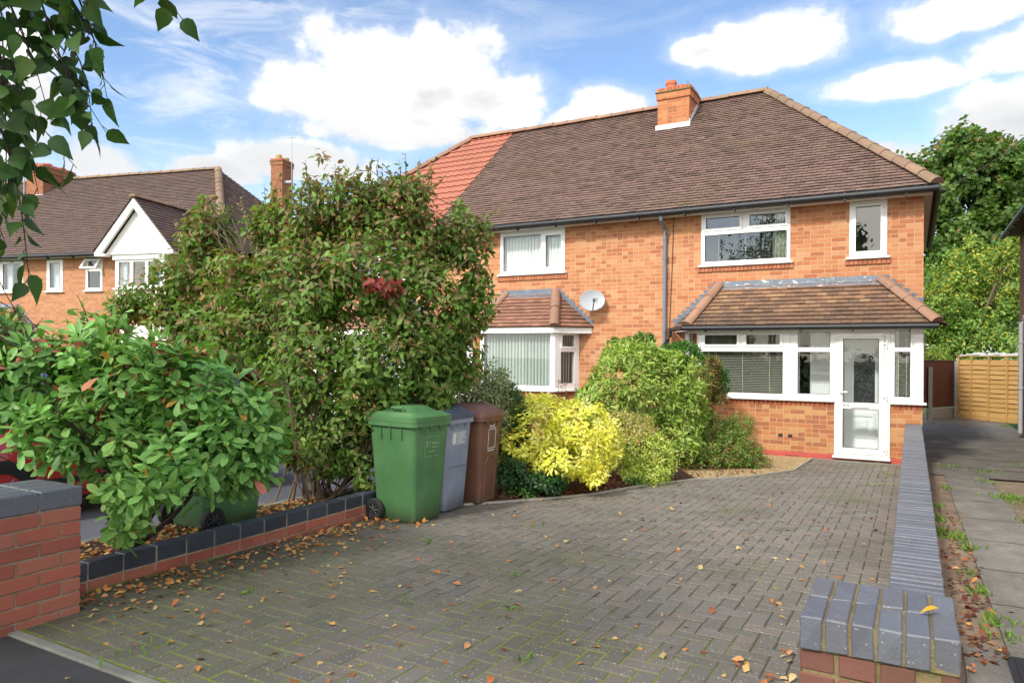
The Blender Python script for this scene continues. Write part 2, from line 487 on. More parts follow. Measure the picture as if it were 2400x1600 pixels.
def loose_brick(name, tones, rough=0.85, grime=(.10,.06,.04), gs=0.45, spec=0.3, speck=0.0):
    """single laid bricks: one tone for each mesh island"""
    m, t, b = mat(name)
    g = t.n('ShaderNodeNewGeometry'); co = obj_co(t)
    n = len(tones)
    c = t.ramp(g.outputs['Random Per Island'], [(i/n, q) for i, q in enumerate(tones)], 'CONSTANT')
    f = t.noise(co, 34, 6, 0.65); l = t.noise(co, 6, 5, 0.6)
    c = t.mix(t.m('MULTIPLY', t.step(l, 0.45, 0.75), gs), c, grime)
    c = t.mix(t.m('MULTIPLY', f, 0.35), c, tuple(x*1.5 for x in tones[0]))
    if speck: c = t.mix(t.m('MULTIPLY', t.m('LESS_THAN', t.voro(co, 55), 0.14), speck), c, (.55,.56,.55))
    t.put(b.inputs['Base Color'], c)
    t.put(b.inputs['Roughness'], t.m('ADD', rough-0.12, t.m('MULTIPLY', l, 0.24)))
    b.inputs['Specular IOR Level'].default_value = spec
    t.put(b.inputs['Normal'], t.bump(t.m('ADD', f, t.noise(co, 120, 4)), 0.35, 0.004))
    return m
M['pier_brick'] = loose_brick('red pier brick', [(.30,.09,.062), (.33,.105,.068), (.26,.078,.055), (.31,.12,.08)], gs=0.5)
M['blue_brick'] = loose_brick('blue engineering brick', [(.098,.107,.132), (.112,.122,.148), (.088,.096,.118), (.122,.130,.155), (.105,.104,.12)], 0.46, (.065,.068,.075), 0.7, 0.75, speck=0.35)
M['blue_low'] = loose_brick('damp blue edging brick', [(.035,.045,.065), (.045,.055,.075), (.03,.036,.05)], 0.5, (.02,.025,.03), 0.7, 0.5)

def mortar_mat(name, col, moss=0.4):
    m, t, b = mat(name); co = obj_co(t)
    c = t.mix(t.noise(co, 40, 5), tuple(x*0.6 for x in col), tuple(x*1.3 for x in col))
    c = t.mix(t.m('MULTIPLY', t.step(t.noise(co, 9, 4), 0.5, 0.65), moss), c, (.10,.10,.03))
    t.put(b.inputs['Base Color'], c); b.inputs['Roughness'].default_value = 0.95
    t.put(b.inputs['Normal'], t.bump(t.noise(co, 90, 5), 0.6, 0.006))
    return m
M['mortar'] = mortar_mat('weathered mortar', (.30,.26,.20))
M['mortar_mossy'] = mortar_mat('mossy yellow mortar', (.20,.155,.075), 0.7)

M['upvc'] = simple('white plastic frame', (.80,.81,.82), 0.32, 0.015, 2)
M['white_paint'] = simple('white painted board', (.76,.76,.74), 0.5, 0.03, 3)
M['render'] = simple('white render', (.80,.79,.77), 0.8, 0.03, 3, bump=0.2)
M['gutter'] = simple('dark gutter plastic', (.012,.014,.019), 0.5, 0.1)
M['pipe_blue'] = simple('blue grey downpipe', (.15,.18,.235), 0.42, 0.08)
M['pipe_grey'] = simple('pale grey pipe', (.42,.44,.46), 0.45, 0.06)
M['black'] = simple('black plastic', (.018,.018,.02), 0.5, 0.1)
M['red_plinth'] = simple('red painted plinth', (.42,.075,.06), 0.6, 0.18, 5, bump=0.3)
M['dark_inside'] = simple('room plaster', (.42,.40,.36), 0.9, 0.03)
M['slat'] = simple('cream blind slat', (.80,.80,.70), 0.5, 0.03)
M['vblind'] = simple('pale fabric blind', (.66,.72,.70), 0.8, 0.04)
M['vblind_white'] = simple('white fabric blind', (.82,.83,.84), 0.8, 0.02)
M['curtain'] = simple('pale curtain cloth', (.55,.56,.44), 0.9, 0.05)
M['net'] = simple('white curtain cloth', (.78,.78,.80), 0.9, 0.03)
M['door_white'] = simple('white door skin', (.84,.86,.87), 0.35, 0.02)
M['metal'] = simple('dull metal', (.5,.5,.5), 0.35, 0.05, metal=1)
M['dish'] = simple('pale grey dish', (.36,.39,.44), 0.55, 0.04)
M['dish_dark'] = simple('dark grey arm', (.08,.085,.09), 0.5, 0.05)
M['pot'] = simple('terracotta pot', (.47,.13,.07), 0.8, 0.15)
M['pot_buff'] = simple('buff chimney pot', (.42,.30,.14), 0.8, 0.15)
M['ink'] = simple('white printed marking', (.62,.63,.64), 0.6, 0.02)
M['ink_faint'] = simple('worn pale marking', (.17,.30,.17), 0.6, 0.1)
M['number'] = simple('silver numeral', (.52,.54,.56), 0.3, 0.02, metal=0.6)
M['tyre'] = simple('rubber tyre', (.018,.018,.019), 0.75, 0.1)
M['rim'] = simple('dark wheel hub', (.035,.037,.042), 0.45, 0.1)
M['alloy'] = simple('silver wheel', (.55,.56,.58), 0.3, 0.03, metal=0.9)
M['headlamp'] = simple('clear lamp', (.65,.67,.7), 0.1, 0.02)
M['tail'] = simple('red lamp', (.4,.02,.02), 0.15, 0.02)
M['dark_trim'] = simple('dark trim', (.02,.02,.022), 0.5, 0.05)

def plastic_mat(name, col, fade, streak=0.25):
    m, t, b = mat(name); co = obj_co(t)
    n1 = t.noise(co, 3.5, 5, 0.6); n2 = t.noise(t.vm('MULTIPLY', co, (6, 6, 1.2)), 3, 5, 0.6)
    c = t.mix(t.step(n1, 0.35, 0.75), col, fade)
    c = t.mix(t.m('MULTIPLY', t.step(n2, 0.55, 0.8), streak), c, tuple(x*0.55 for x in col))
    sc_ = t.step(t.noise(t.vm('MULTIPLY', co, (1, 1, 5)), 16, 3, 0.7), 0.68, 0.74)
    c = t.mix(t.m('MULTIPLY', sc_, 0.5), c, tuple(min(1, x*1.9+.03) for x in fade))
    z = t.sep(co)[2]
    dirt = t.m('MULTIPLY', t.m('SUBTRACT', 1.0, t.step(t.m('ADD', z, t.m('MULTIPLY', n1, 0.15)), 0.08, 0.25)), 0.55)
    c = t.mix(dirt, c, (.07,.065,.045))
    t.put(b.inputs['Base Color'], c)
    t.put(b.inputs['Roughness'], t.m('ADD', 0.42, t.m('MULTIPLY', n2, 0.2)))
    t.put(b.inputs['Normal'], t.bump(t.noise(co, 160, 3), 0.06, 0.003))
    return m
M['bin_green'] = plastic_mat('green bin plastic', (.055,.155,.058), (.088,.205,.082))
M['bin_grey'] = plastic_mat('blue grey bin plastic', (.18,.215,.295), (.25,.285,.355))
M['bin_brown'] = plastic_mat('brown bin plastic', (.12,.055,.037), (.165,.08,.052))
M['bin_brown_lid'] = plastic_mat('faded brown lid plastic', (.16,.08,.065), (.23,.12,.10))
M['bin_grey_lid'] = plastic_mat('dark grey lid plastic', (.05,.065,.105), (.09,.11,.16))

def glass_mat(name, tint=(1, 1, 1), rmin=0.06, rough=0.0, ripple=0.0):
    m, t, b = mat(name); t.nt.nodes.remove(b)
    out = t.nt.nodes['Material Output']
    gg = t.n('ShaderNodeNewGeometry')
    cs = t.m('ABSOLUTE', t.vm('DOT_PRODUCT', gg.outputs['Incoming'], gg.outputs['Normal']))
    fres = t.m('ADD', .045, t.m('MULTIPLY', t.m('POWER', t.m('SUBTRACT', 1.0, cs, clamp=True), 5.0), .95))
    gl = t.n('ShaderNodeBsdfGlossy'); gl.inputs['Roughness'].default_value = rough
    tr = t.n('ShaderNodeBsdfTransparent'); tr.inputs[0].default_value = (*tint, 1)
    if ripple: t.put(gl.inputs['Normal'], t.bump(t.noise(obj_co(t), 2.2, 2), ripple, 0.01))
    mx = t.n('ShaderNodeMixShader')
    t.put(mx.inputs[0], t.m('ADD', t.m('MULTIPLY', fres, 1.15), rmin, clamp=True))
    t.link(tr.outputs[0], mx.inputs[1]); t.link(gl.outputs[0], mx.inputs[2]); t.link(mx.outputs[0], out.inputs[0])
    return m
M['glass'] = glass_mat('window glass', (.90,.94,.92), 0.02, ripple=0.05)
M['glass_up'] = glass_mat('upper window glass', (.80,.86,.87), 0.10, ripple=0.05)
M['glass_door'] = glass_mat('door glass', (.92,.96,.96), 0.02, ripple=0.05)
def obscure():
    m, t, b = mat('leaded patterned glass'); co = obj_co(t)
    v = t.voro(co, 26)
    t.put(b.inputs['Base Color'], t.mix(t.step(v, 0.1, 0.5), (.06,.065,.07), (.018,.02,.022)))
    b.inputs['Roughness'].default_value = 0.22; b.inputs['Specular IOR Level'].default_value = 0.5
    t.put(b.inputs['Normal'], t.bump(t.m('ADD', v, t.noise(co, 40, 3)), 0.4, 0.006))
    return m
M['obscure'] = obscure()

def tile_mat(name, tones, moss=(.13,.10,.05), mf=0.35, spec=0.3, algae=None):
    m, t, b = mat(name)
    g = t.n('ShaderNodeNewGeometry'); co = obj_co(t); n = len(tones)
    c = t.ramp(g.outputs['Random Per Island'], [(i/n, q) for i, q in enumerate(tones)], 'CONSTANT')
    f = t.noise(co, 30, 6, 0.65); l = t.noise(co, 0.9, 6, 0.62)
    c = t.mix(t.m('MULTIPLY', f, 0.35), c, tuple(x*1.45 for x in tones[0]))
    c = t.mix(t.m('MULTIPLY', t.step(l, 0.46, 0.7), mf), c, moss)
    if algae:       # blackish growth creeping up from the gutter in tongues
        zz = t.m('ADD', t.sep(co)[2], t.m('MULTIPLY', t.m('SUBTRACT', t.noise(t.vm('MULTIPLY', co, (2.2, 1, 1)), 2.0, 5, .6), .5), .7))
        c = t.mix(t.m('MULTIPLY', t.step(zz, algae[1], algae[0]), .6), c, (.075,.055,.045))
    lich = t.m('LESS_THAN', t.voro(co, 7), 0.045)
    c = t.mix(t.m('MULTIPLY', lich, 0.8), c, (.5,.48,.42))
    t.put(b.inputs['Base Color'], c)
    b.inputs['Roughness'].default_value = 0.75; b.inputs['Specular IOR Level'].default_value = spec
    t.put(b.inputs['Normal'], t.bump(f, 0.4, 0.005))
    return m
M['tile'] = tile_mat('brown plain tile', [(.165,.108,.092), (.15,.098,.085), (.18,.12,.10), (.14,.092,.082), (.185,.118,.098), (.158,.10,.085), (.10,.07,.062), (.172,.112,.095)])
M['tile_far'] = tile_mat('far brown tile', [(.125,.085,.075), (.115,.078,.07), (.135,.09,.08), (.105,.072,.064)])
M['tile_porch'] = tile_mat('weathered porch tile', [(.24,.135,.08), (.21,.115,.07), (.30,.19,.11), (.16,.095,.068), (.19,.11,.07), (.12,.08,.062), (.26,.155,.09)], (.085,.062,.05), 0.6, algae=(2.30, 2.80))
M['tile_bay'] = tile_mat('red brown bay tile', [(.23,.115,.08), (.20,.10,.07), (.27,.14,.095), (.17,.088,.065)], (.12,.075,.055), 0.4)
M['pantile'] = tile_mat('orange red interlocking tile', [(.33,.125,.085), (.33,.125,.085)], (.24,.095,.065), 0.6)
M['ridge'] = tile_mat('mossy clay ridge', [(.22,.145,.10), (.19,.125,.088), (.25,.16,.105)], (.13,.115,.075), 0.85)
M['ridge_clay'] = tile_mat('clay hip tile', [(.26,.15,.105), (.22,.13,.09), (.29,.17,.115)], (.14,.10,.075), 0.75)

def lead_mat(name, col, white=0.3):
    m, t, b = mat(name); co = obj_co(t)
    f = t.step(t.noise(t.vm('MULTIPLY', co, (1, 2, 2)), 11, 5, 0.7), 0.57, 0.63)
    c = t.mix(t.m('MULTIPLY', f, white), t.mix(t.noise(co, 4, 3), tuple(x*.7 for x in col), tuple(x*1.3 for x in col)), (.62,.63,.64))
    t.put(b.inputs['Base Color'], c); b.inputs['Roughness'].default_value = 0.45; b.inputs['Metallic'].default_value = 0.2
    t.put(b.inputs['Normal'], t.bump(t.noise(co, 12, 3), 0.3, 0.01))
    return m
M['lead'] = lead_mat('lead flashing', (.13,.16,.21), 0.15)
M['lead_painted'] = lead_mat('flaking lead flashing', (.16,.19,.24), 1.0)
M['lead_white'] = lead_mat('white flashing', (.60,.63,.68), 0.6)

def paver_mat():
    m, t, b = mat('charcoal block paving'); g = t.n('ShaderNodeNewGeometry'); co = pos(t)
    c = t.ramp(g.outputs['Random Per Island'], [(0, (.150,.134,.110)), (.3, (.172,.153,.127)), (.55, (.126,.114,.096)), (.75, (.188,.150,.119)), (.9, (.158,.142,.121))], 'CONSTANT')
    f = t.noise(co, 90, 6, 0.7); l = t.noise(co, 1.1, 5, 0.6)
    c = t.mix(t.m('MULTIPLY', f, 0.6), c, (.21,.20,.185))
    c = t.mix(t.m('MULTIPLY', t.step(l, 0.42, 0.68), 0.5), c, (.11,.098,.075))
    agg = t.m('LESS_THAN', t.voro(co, 52), 0.19)
    keep = t.m('GREATER_THAN', t.white(t.voro(co, 52, 'Color')), 0.5)
    c = t.mix(t.m('MULTIPLY', t.m('MULTIPLY', agg, keep), 0.8), c, (.55,.54,.50))
    lich = t.step(t.noise(co, 23, 4, 0.7), 0.66, 0.72)
    c = t.mix(t.m('MULTIPLY', lich, 0.6), c, (.36,.37,.32))
    # dark algae along the low wall, and moss veils
    x, y, z = t.sep(co)
    al = t.step(t.m('ADD', t.m('MULTIPLY', x, -1.0), t.m('MULTIPLY', t.noise(co, 2.5, 4), 0.8)), 3.9, 4.6)
    c = t.mix(t.m('MULTIPLY', al, 0.6), c, (.035,.032,.026))
    hp = t.m('SUBTRACT', 1.0, t.m('MINIMUM', 1.0, t.m('MULTIPLY', t.vm('DISTANCE', co, (-3.5, 3.4, 0)), .5)))
    ms = t.step(t.m('ADD', t.noise(co, 0.75, 4, 0.6), t.m('MULTIPLY', hp, .22)), 0.52, 0.66)
    c = t.mix(t.m('MULTIPLY', t.m('MULTIPLY', ms, t.step(f, 0.44, 0.58)), 0.65), c, (.095,.105,.035))
    t.put(b.inputs['Base Color'], c)
    t.put(b.inputs['Roughness'], t.m('ADD', 0.62, t.m('MULTIPLY', l, 0.25))); b.inputs['Specular IOR Level'].default_value = 0.4
    t.put(b.inputs['Normal'], t.bump(f, 0.5, 0.004))
    return m
M['paver'] = paver_mat()
def joint_mat():
    m, t, b = mat('mossy sand joint'); co = pos(t)
    hot = t.m('SUBTRACT', 1.0, t.m('MINIMUM', 1.0, t.m('MULTIPLY', t.vm('DISTANCE', co, (-1.9, 2.5, 0)), .55)))
    hot2 = t.m('SUBTRACT', 1.0, t.m('MINIMUM', 1.0, t.m('MULTIPLY', t.vm('DISTANCE', co, (-3.7, 3.2, 0)), .6)))
    hot = t.m('MAXIMUM', hot, t.m('MULTIPLY', hot2, .7))
    ms = t.step(t.m('ADD', t.noise(co, 0.75, 4, 0.6), t.m('MULTIPLY', hot, .42)), 0.56, 0.70)
    soil = t.mix(t.noise(co, 50, 4), (.03,.026,.02), (.075,.065,.05))
    green = t.mix(t.noise(co, 60, 4), (.11,.15,.015), (.30,.36,.04))
    t.put(b.inputs['Base Color'], t.mix(t.m('ADD', t.m('MULTIPLY', ms, 0.85), 0.1), soil, green))
    b.inputs['Roughness'].default_value = 0.95
    t.put(b.inputs['Normal'], t.bump(t.noise(co, 140, 5), 0.8, 0.006))
    return m
M['joint'] = joint_mat()
def ground_mat(name, stops, scale=3, fine=70, bump=0.6, spec=0.3, rough=0.92, pebble=0.0, wet=None):
    m, t, b = mat(name); co = pos(t)
    n = t.m('ADD', t.m('MULTIPLY', t.noise(co, scale, 6, 0.65), 0.6), t.m('MULTIPLY', t.noise(co, fine, 5, 0.7), 0.4))
    c = t.ramp(n, stops)
    if pebble:
        pc = t.sep(t.voro(co, pebble, 'Color'))
        c = t.mix(0.7, c, t.ramp(pc[0], [(0, stops[0][1]), (.4, stops[1][1]), (.8, stops[-1][1])]))
    t.put(b.inputs['Base Color'], c)
    b.inputs['Roughness'].default_value = rough; b.inputs['Specular IOR Level'].default_value = spec
    h = t.noise(co, fine, 6, 0.7)
    if pebble: h = t.m('ADD', h, t.m('MULTIPLY', t.voro(co, pebble), -1.5))
    t.put(b.inputs['Normal'], t.bump(h, bump, 0.012))
    if wet:
        w = t.step(t.noise(co, 0.9, 3), 0.5, 0.62)
        t.put(b.inputs['Roughness'], t.m('SUBTRACT', rough, t.m('MULTIPLY', w, wet)))
    return m
M['soil'] = ground_mat('dark garden soil', [(.3, (.02,.014,.01)), (.5, (.055,.034,.022)), (.7, (.11,.065,.04))], 5, 60)
M['sandy'] = ground_mat('sandy soil strip', [(.3, (.11,.085,.062)), (.5, (.22,.17,.125)), (.7, (.34,.27,.20))], 4, 80)
M['gravel'] = ground_mat('buff gravel', [(.3, (.20,.13,.06)), (.5, (.42,.29,.14)), (.7, (.60,.47,.28))], 5, 60, 1.0, pebble=45)
M['grassground'] = ground_mat('rough grass', [(.3, (.03,.05,.015)), (.5, (.06,.10,.025)), (.7, (.10,.14,.04))], 2, 40)
M['asphalt'] = ground_mat('pavement asphalt', [(.35, (.032,.033,.036)), (.5, (.05,.05,.053)), (.65, (.075,.074,.074))], 2, 160, 0.5, 0.4, 0.8)
M['asphalt_drive'] = ground_mat('bluish drive asphalt', [(.35, (.085,.095,.12)), (.5, (.11,.12,.15)), (.65, (.14,.15,.175))], 2, 160, 0.4, 0.4, 0.8)
M['concrete'] = ground_mat('old concrete', [(.32, (.085,.08,.071)), (.5, (.145,.138,.123)), (.68, (.24,.23,.205))], 3, 55, 0.4, 0.35, 0.8, wet=0.35)
M['concrete_lane'] = ground_mat('streaked concrete path', [(.32, (.105,.098,.085)), (.5, (.175,.166,.147)), (.68, (.29,.275,.245))], 3, 55, 0.4, 0.35, 0.85)
M['kerb'] = ground_mat('pale concrete edging', [(.3, (.14,.14,.12)), (.5, (.22,.22,.19)), (.7, (.31,.31,.28))], 5, 70, 0.4)

def wood_mat(name, c0, c1, sc_=(8, 8, 60)):
    m, t, b = mat(name); co = obj_co(t)
    n = t.noise(t.vm('MULTIPLY', co, sc_), 1.0, 5, 0.6)
    g = t.n('ShaderNodeNewGeometry').outputs['Random Per Island']
    c = t.mix(n, c0, c1); c = t.mix(t.m('MULTIPLY', g, 0.4), c, c0)
    t.put(b.inputs['Base Color'], c); b.inputs['Roughness'].default_value = 0.75
    t.put(b.inputs['Normal'], t.bump(n, 0.3, 0.005))
    return m
M['fence_light'] = wood_mat('golden fence timber', (.42,.235,.075), (.57,.36,.135))
M['fence_dark'] = wood_mat('red brown fence stain', (.085,.028,.018), (.14,.048,.03), (40, 40, 5))
M['conc_post'] = simple('concrete post', (.34,.32,.28), 0.85, 0.12, 8)

def bark(name, c0, c1, sx=(14, 14, 3)):
    m, t, b = mat(name); co = obj_co(t)
    n = t.noise(t.vm('MULTIPLY', co, sx), 2, 6, 0.65)
    t.put(b.inputs['Base Color'], t.mix(n, c0, c1)); b.inputs['Roughness'].default_value = 0.9
    t.put(b.inputs['Normal'], t.bump(n, 0.6, 0.01))
    return m
M['bark'] = bark('brown bark', (.07,.05,.035), (.17,.125,.085))
M['bark_dark'] = bark('dark twig bark', (.018,.013,.011), (.06,.042,.032))
M['bark_red'] = bark('reddish twig bark', (.05,.02,.014), (.13,.06,.04))
M['bark_birch'] = bark('silver birch bark', (.10,.09,.08), (.55,.53,.50), (5, 5, 18))

def leaf_mat(name, rough=0.5, trans=0.42, spec=0.3, tr_tint=(1.15, 1.25, 0.5)):
    m, t, b = mat(name)
    a = t.n('ShaderNodeAttribute', attribute_name='tint').outputs['Color']
    co = pos(t)
    n = t.noise(co, 55, 3)
    c = t.mix(n, t.mix(1.0, a, (.86,.86,.86), 'MULTIPLY'), t.mix(1.0, a, (1.14,1.14,1.14), 'MULTIPLY'))
    t.put(b.inputs['Base Color'], c)
    b.inputs['Roughness'].default_value = rough; b.inputs['Specular IOR Level'].default_value = spec
    tr = t.n('ShaderNodeBsdfTranslucent'); t.put(tr.inputs[0], t.mix(1.0, c, tr_tint, 'MULTIPLY'))
    mx = t.n('ShaderNodeMixShader'); mx.inputs[0].default_value = trans
    t.link(b.outputs[0], mx.inputs[1]); t.link(tr.outputs[0], mx.inputs[2])
    t.link(mx.outputs[0], t.nt.nodes['Material Output'].inputs[0])
    return m
M['leaf'] = leaf_mat('garden leaf')
M['leaf_gloss'] = leaf_mat('glossy leaf', 0.42, 0.26, 0.33)
M['leaf_matt'] = leaf_mat('matt leaf', 0.6, 0.35, 0.3)
M['leaf_dry'] = leaf_mat('dry leaf', 0.7, 0.15, 0.25, (1.1, 0.9, 0.6))

def paint_mat(name):
    m, t, b = mat(name)
    oi = t.n('ShaderNodeObjectInfo')
    n = t.noise(obj_co(t), 3, 3)
    t.put(b.inputs['Base Color'], t.mix(t.m('MULTIPLY', n, 0.15), oi.outputs['Color'], (.3,.3,.3)))
    b.inputs['Roughness'].default_value = 0.25; b.inputs['Coat Weight'].default_value = 0.8; b.inputs['Coat Roughness'].default_value = 0.05
    return m
M['car_paint'] = paint_mat('car paint')
M['car_glass'] = glass_mat('tinted car glass', (.25,.28,.27), 0.08)
B_MAIN = [(-5.43,5.33,2.82,0.4,0.4,0.36),(-5.93,5.28,2.76,0.26,0.26,0.28),(-4.94,5.49,2.89,0.44,0.44,0.4),(-4.53,5.71,2.93,0.4,0.4,0.36),(-4.29,5.96,2.57,0.36,0.36,0.38),(-4.06,6.21,2.58,0.34,0.34,0.36),(-3.94,6.28,2.06,0.26,0.26,0.45),(-6.65,5.22,2.74,0.24,0.24,0.34),(-6.93,5.06,2.25,0.42,0.42,0.34),(-7.18,4.81,1.99,0.36,0.36,0.24),(-6.73,5.17,2.67,0.3,0.3,0.3),(-7.27,4.64,1.89,0.2,0.2,0.16),(-6.88,4.97,1.83,0.42,0.42,0.26),(-6.12,5.17,2.18,0.42,0.42,0.38),(-5.17,5.13,2.14,0.55,0.55,0.55),(-4.52,5.38,2.21,0.55,0.55,0.55),(-4.15,5.7,1.89,0.5,0.5,0.55),(-4.04,5.99,1.44,0.38,0.38,0.45),(-5.84,5.1,1.64,0.5,0.5,0.45),(-6.55,5.04,1.74,0.4,0.4,0.3),(-5.02,5.1,1.35,0.55,0.55,0.55),(-4.38,5.34,1.35,0.55,0.55,0.5),(-5.34,5.15,0.71,0.32,0.32,0.4),(-4.8,5.22,0.69,0.42,0.42,0.45),(-4.34,5.31,0.91,0.3,0.3,0.38),(-4.1,5.72,1.06,0.3,0.3,0.28),(-4.83,5.21,0.42,0.24,0.24,0.2),(-5.3,5.17,0.41,0.14,0.14,0.16),(-4.51,5.21,0.33,0.12,0.12,0.28)]
B_SPRIG = [(-5.25,5.32,3.14,0.2,0.2,0.16),(-4.76,5.59,3.1,0.2,0.2,0.1),(-5.81,5.23,3.01,0.12,0.12,0.12),(-5.19,5.35,3.42,0.12,0.12,0.1),(-5.02,5.44,3.34,0.1,0.1,0.08),(-4.42,5.78,3.17,0.16,0.16,0.12),(-4.1,6.19,2.94,0.1,0.1,0.12),(-3.89,6.3,2.76,0.14,0.14,0.12),(-6.7,5.19,3.04,0.12,0.12,0.16)]
B_RED = [(-4.08,5.0,2.03,0.1,0.1,0.07),(-4.19,4.99,2.08,0.08,0.08,0.05)]
B_PHOT = [(-5.13,2.57,1.22,0.42,0.42,0.36),(-4.94,2.85,1.36,0.36,0.36,0.3),(-4.46,2.95,1.28,0.36,0.36,0.34),(-4.21,3.15,1.17,0.38,0.38,0.34),(-4.0,3.32,0.94,0.34,0.34,0.32),(-4.51,2.75,0.93,0.34,0.34,0.3),(-4.11,2.98,0.8,0.34,0.34,0.3),(-3.94,3.3,0.74,0.26,0.26,0.22),(-4.72,2.52,0.94,0.26,0.26,0.2),(-4.18,2.76,0.63,0.22,0.22,0.2),(-4.2,2.69,0.43,0.13,0.13,0.13),(-4.86,2.9,1.54,0.16,0.16,0.16),(-5.6,2.48,1.45,0.4,0.4,0.4),(-3.84,3.47,0.91,0.12,0.12,0.1)]
B_CHOI = [(-3.74,7.42,0.6,0.48,0.48,0.36),(-3.4,7.61,0.56,0.44,0.44,0.34),(-3.82,7.14,0.33,0.28,0.28,0.26),(-3.44,7.24,0.3,0.46,0.46,0.26),(-3.18,7.73,0.41,0.3,0.3,0.28),(-3.92,7.55,0.78,0.32,0.32,0.22),(-3.06,7.34,0.13,0.16,0.16,0.14)]
B_CHOILOW = [(-3.8,6.81,0.19,0.22,0.22,0.16),(-3.47,7.0,0.1,0.3,0.3,0.14),(-4.0,7.27,0.4,0.2,0.2,0.3)]
B_AUC = [(-3.61,9.9,1.02,0.62,0.62,0.55),(-3.26,10.21,1.01,0.6,0.6,0.52),(-3.84,9.65,0.77,0.45,0.45,0.4),(-2.96,10.26,0.65,0.4,0.4,0.45),(-3.59,10.02,1.39,0.45,0.45,0.3),(-2.9,10.06,0.24,0.3,0.3,0.3)]
B_SPI = [(-3.11,8.69,0.31,0.38,0.38,0.4),(-2.87,8.82,0.15,0.26,0.26,0.32),(-3.3,8.58,0.53,0.3,0.3,0.26),(-2.94,8.55,-0.03,0.3,0.3,0.16)]
B_PIE = [(-2.41,10.8,0.01,0.5,0.5,0.34),(-2.68,10.88,0.24,0.4,0.4,0.4),(-2.08,10.98,-0.12,0.28,0.28,0.22),(-2.69,10.41,-0.09,0.36,0.36,0.26),(-2.36,11.17,0.36,0.26,0.26,0.2)]
B_PIE2 = [(-2.87,11.34,0.99,0.26,0.26,0.34),(-2.9,11.21,0.59,0.28,0.28,0.3),(-2.75,11.41,1.32,0.14,0.14,0.14),(-2.61,11.37,0.79,0.12,0.12,0.12)]
B_CON = [(-3.92,11.55,1.67,0.2,0.2,0.14),(-4.11,11.45,1.63,0.2,0.2,0.1),(-3.39,11.74,1.46,0.36,0.36,0.22),(-3.55,11.54,1.24,0.4,0.4,0.3),(-3.03,11.71,1.18,0.32,0.32,0.3),(-2.88,11.68,0.97,0.3,0.3,0.35),(-3.12,11.54,0.56,0.4,0.4,0.5),(-4.39,11.4,1.66,0.12,0.12,0.06)]
B_VAR = [(-4.3,6.64,1.01,0.36,0.36,0.36),(-4.14,6.74,0.83,0.3,0.3,0.3),(-4.32,6.41,1.21,0.24,0.24,0.24),(-4.07,6.89,1.11,0.2,0.2,0.26)]
B_DKC = [(-4.08,7.11,0.9,0.24,0.24,0.26),(-4.04,7.25,0.7,0.22,0.22,0.3),(-4.22,7.26,0.59,0.3,0.3,0.35)]
# ---------------------------------------------------------------- houses
YF = 13.4      # front wall
YP = 12.8      # porch and bay fronts

def window(parent, off, T, x0, x1, z0, z1, panes, vents=(), blind=None, glass='glass', sill=True, depth=0.07, v=-0.012, name='window', bcol='slat', sill_z=None):
    """plastic frame > pane, blind, sill; coordinates along the wall"""
    mb = MB(off); mb.T = T
    holes = list(panes)
    panel(mb, x0, x1, z0, z1, holes, v, v+depth)
    for (a, b, c, d) in vents:      # the raised sash of an opening light
        e = 0.035
        panel(mb, a-e, b+e, c-e, d+e, [(a+.008, b-.008, c+.008, d-.008)], v-0.016, v+0.002)
    fr = mb.build(name, M['upvc'], parent)
    mb = MB(off); mb.T = T
    for (a, b, c, d) in panes:
        mb.quad((a-.005, v+.034, c-.005), (b+.005, v+.034, c-.005), (b+.005, v+.034, d+.005), (a-.005, v+.034, d+.005))
    mb.build('pane', M[glass], fr)
    mb = MB(off); mb.T = T
    for (a, b, c, d) in panes:      # dark rubber gasket round each pane
        panel(mb, a-.001, b+.001, c-.001, d+.001, [(a+.007, b-.007, c+.007, d-.007)], v+.026, v+.033, back=False)
    mb.build('gasket', M['dark_trim'], fr)
    if sill:
        mb = MB(off); mb.T = T
        sz = z0 if sill_z is None else sill_z
        mb.cbox(x0-.05, v-.06, sz-.042, x1+.05, v+.05, sz-.002, .008)
        mb.build('sill', M['upvc'], fr)
    if blind:
        mb = MB(off); mb.T = T
        kind, args = blind[0], blind[1:]
        for (a, b, c, d) in panes:
            if kind == 'venetian':
                k = c; 
                while k < d+.02:
                    mb.quad((a-.03, v+.085, k-.0022), (b+.03, v+.085, k-.0022), (b+.03, v+.107, k+.0022), (a-.03, v+.107, k+.0022))
                    k += 0.0285
                n = max(2, round((b-a)/.42))
                for i in range(n):
                    u = a+(b-a)*(i+.5)/n
                    mb.box(u-.002, v+.082, c, u+.002, v+.084, d)
            else:
                u = a-.02; ang = args[0]; w = args[1]; rr = random.Random(int(a*100))
                while u < b+.02:
                    g = ang + rr.uniform(-.08, .08)
                    dx, dy = math.cos(g)*w/2, math.sin(g)*w/2
                    m_ = 0.012*math.copysign(1, math.sin(g)+.01)
                    mb.face([(u-dx, v+.13-dy, c-.05), (u, v+.13-m_, c-.05), (u, v+.13-m_, d+.05), (u-dx, v+.13-dy, d+.05)])
                    mb.face([(u, v+.13-m_, c-.05), (u+dx, v+.13+dy, c-.05), (u+dx, v+.13+dy, d+.05), (u, v+.13-m_, d+.05)])
                    u += args[2]
        mb.build('blind', M[bcol], fr, recalc=False)
    return fr

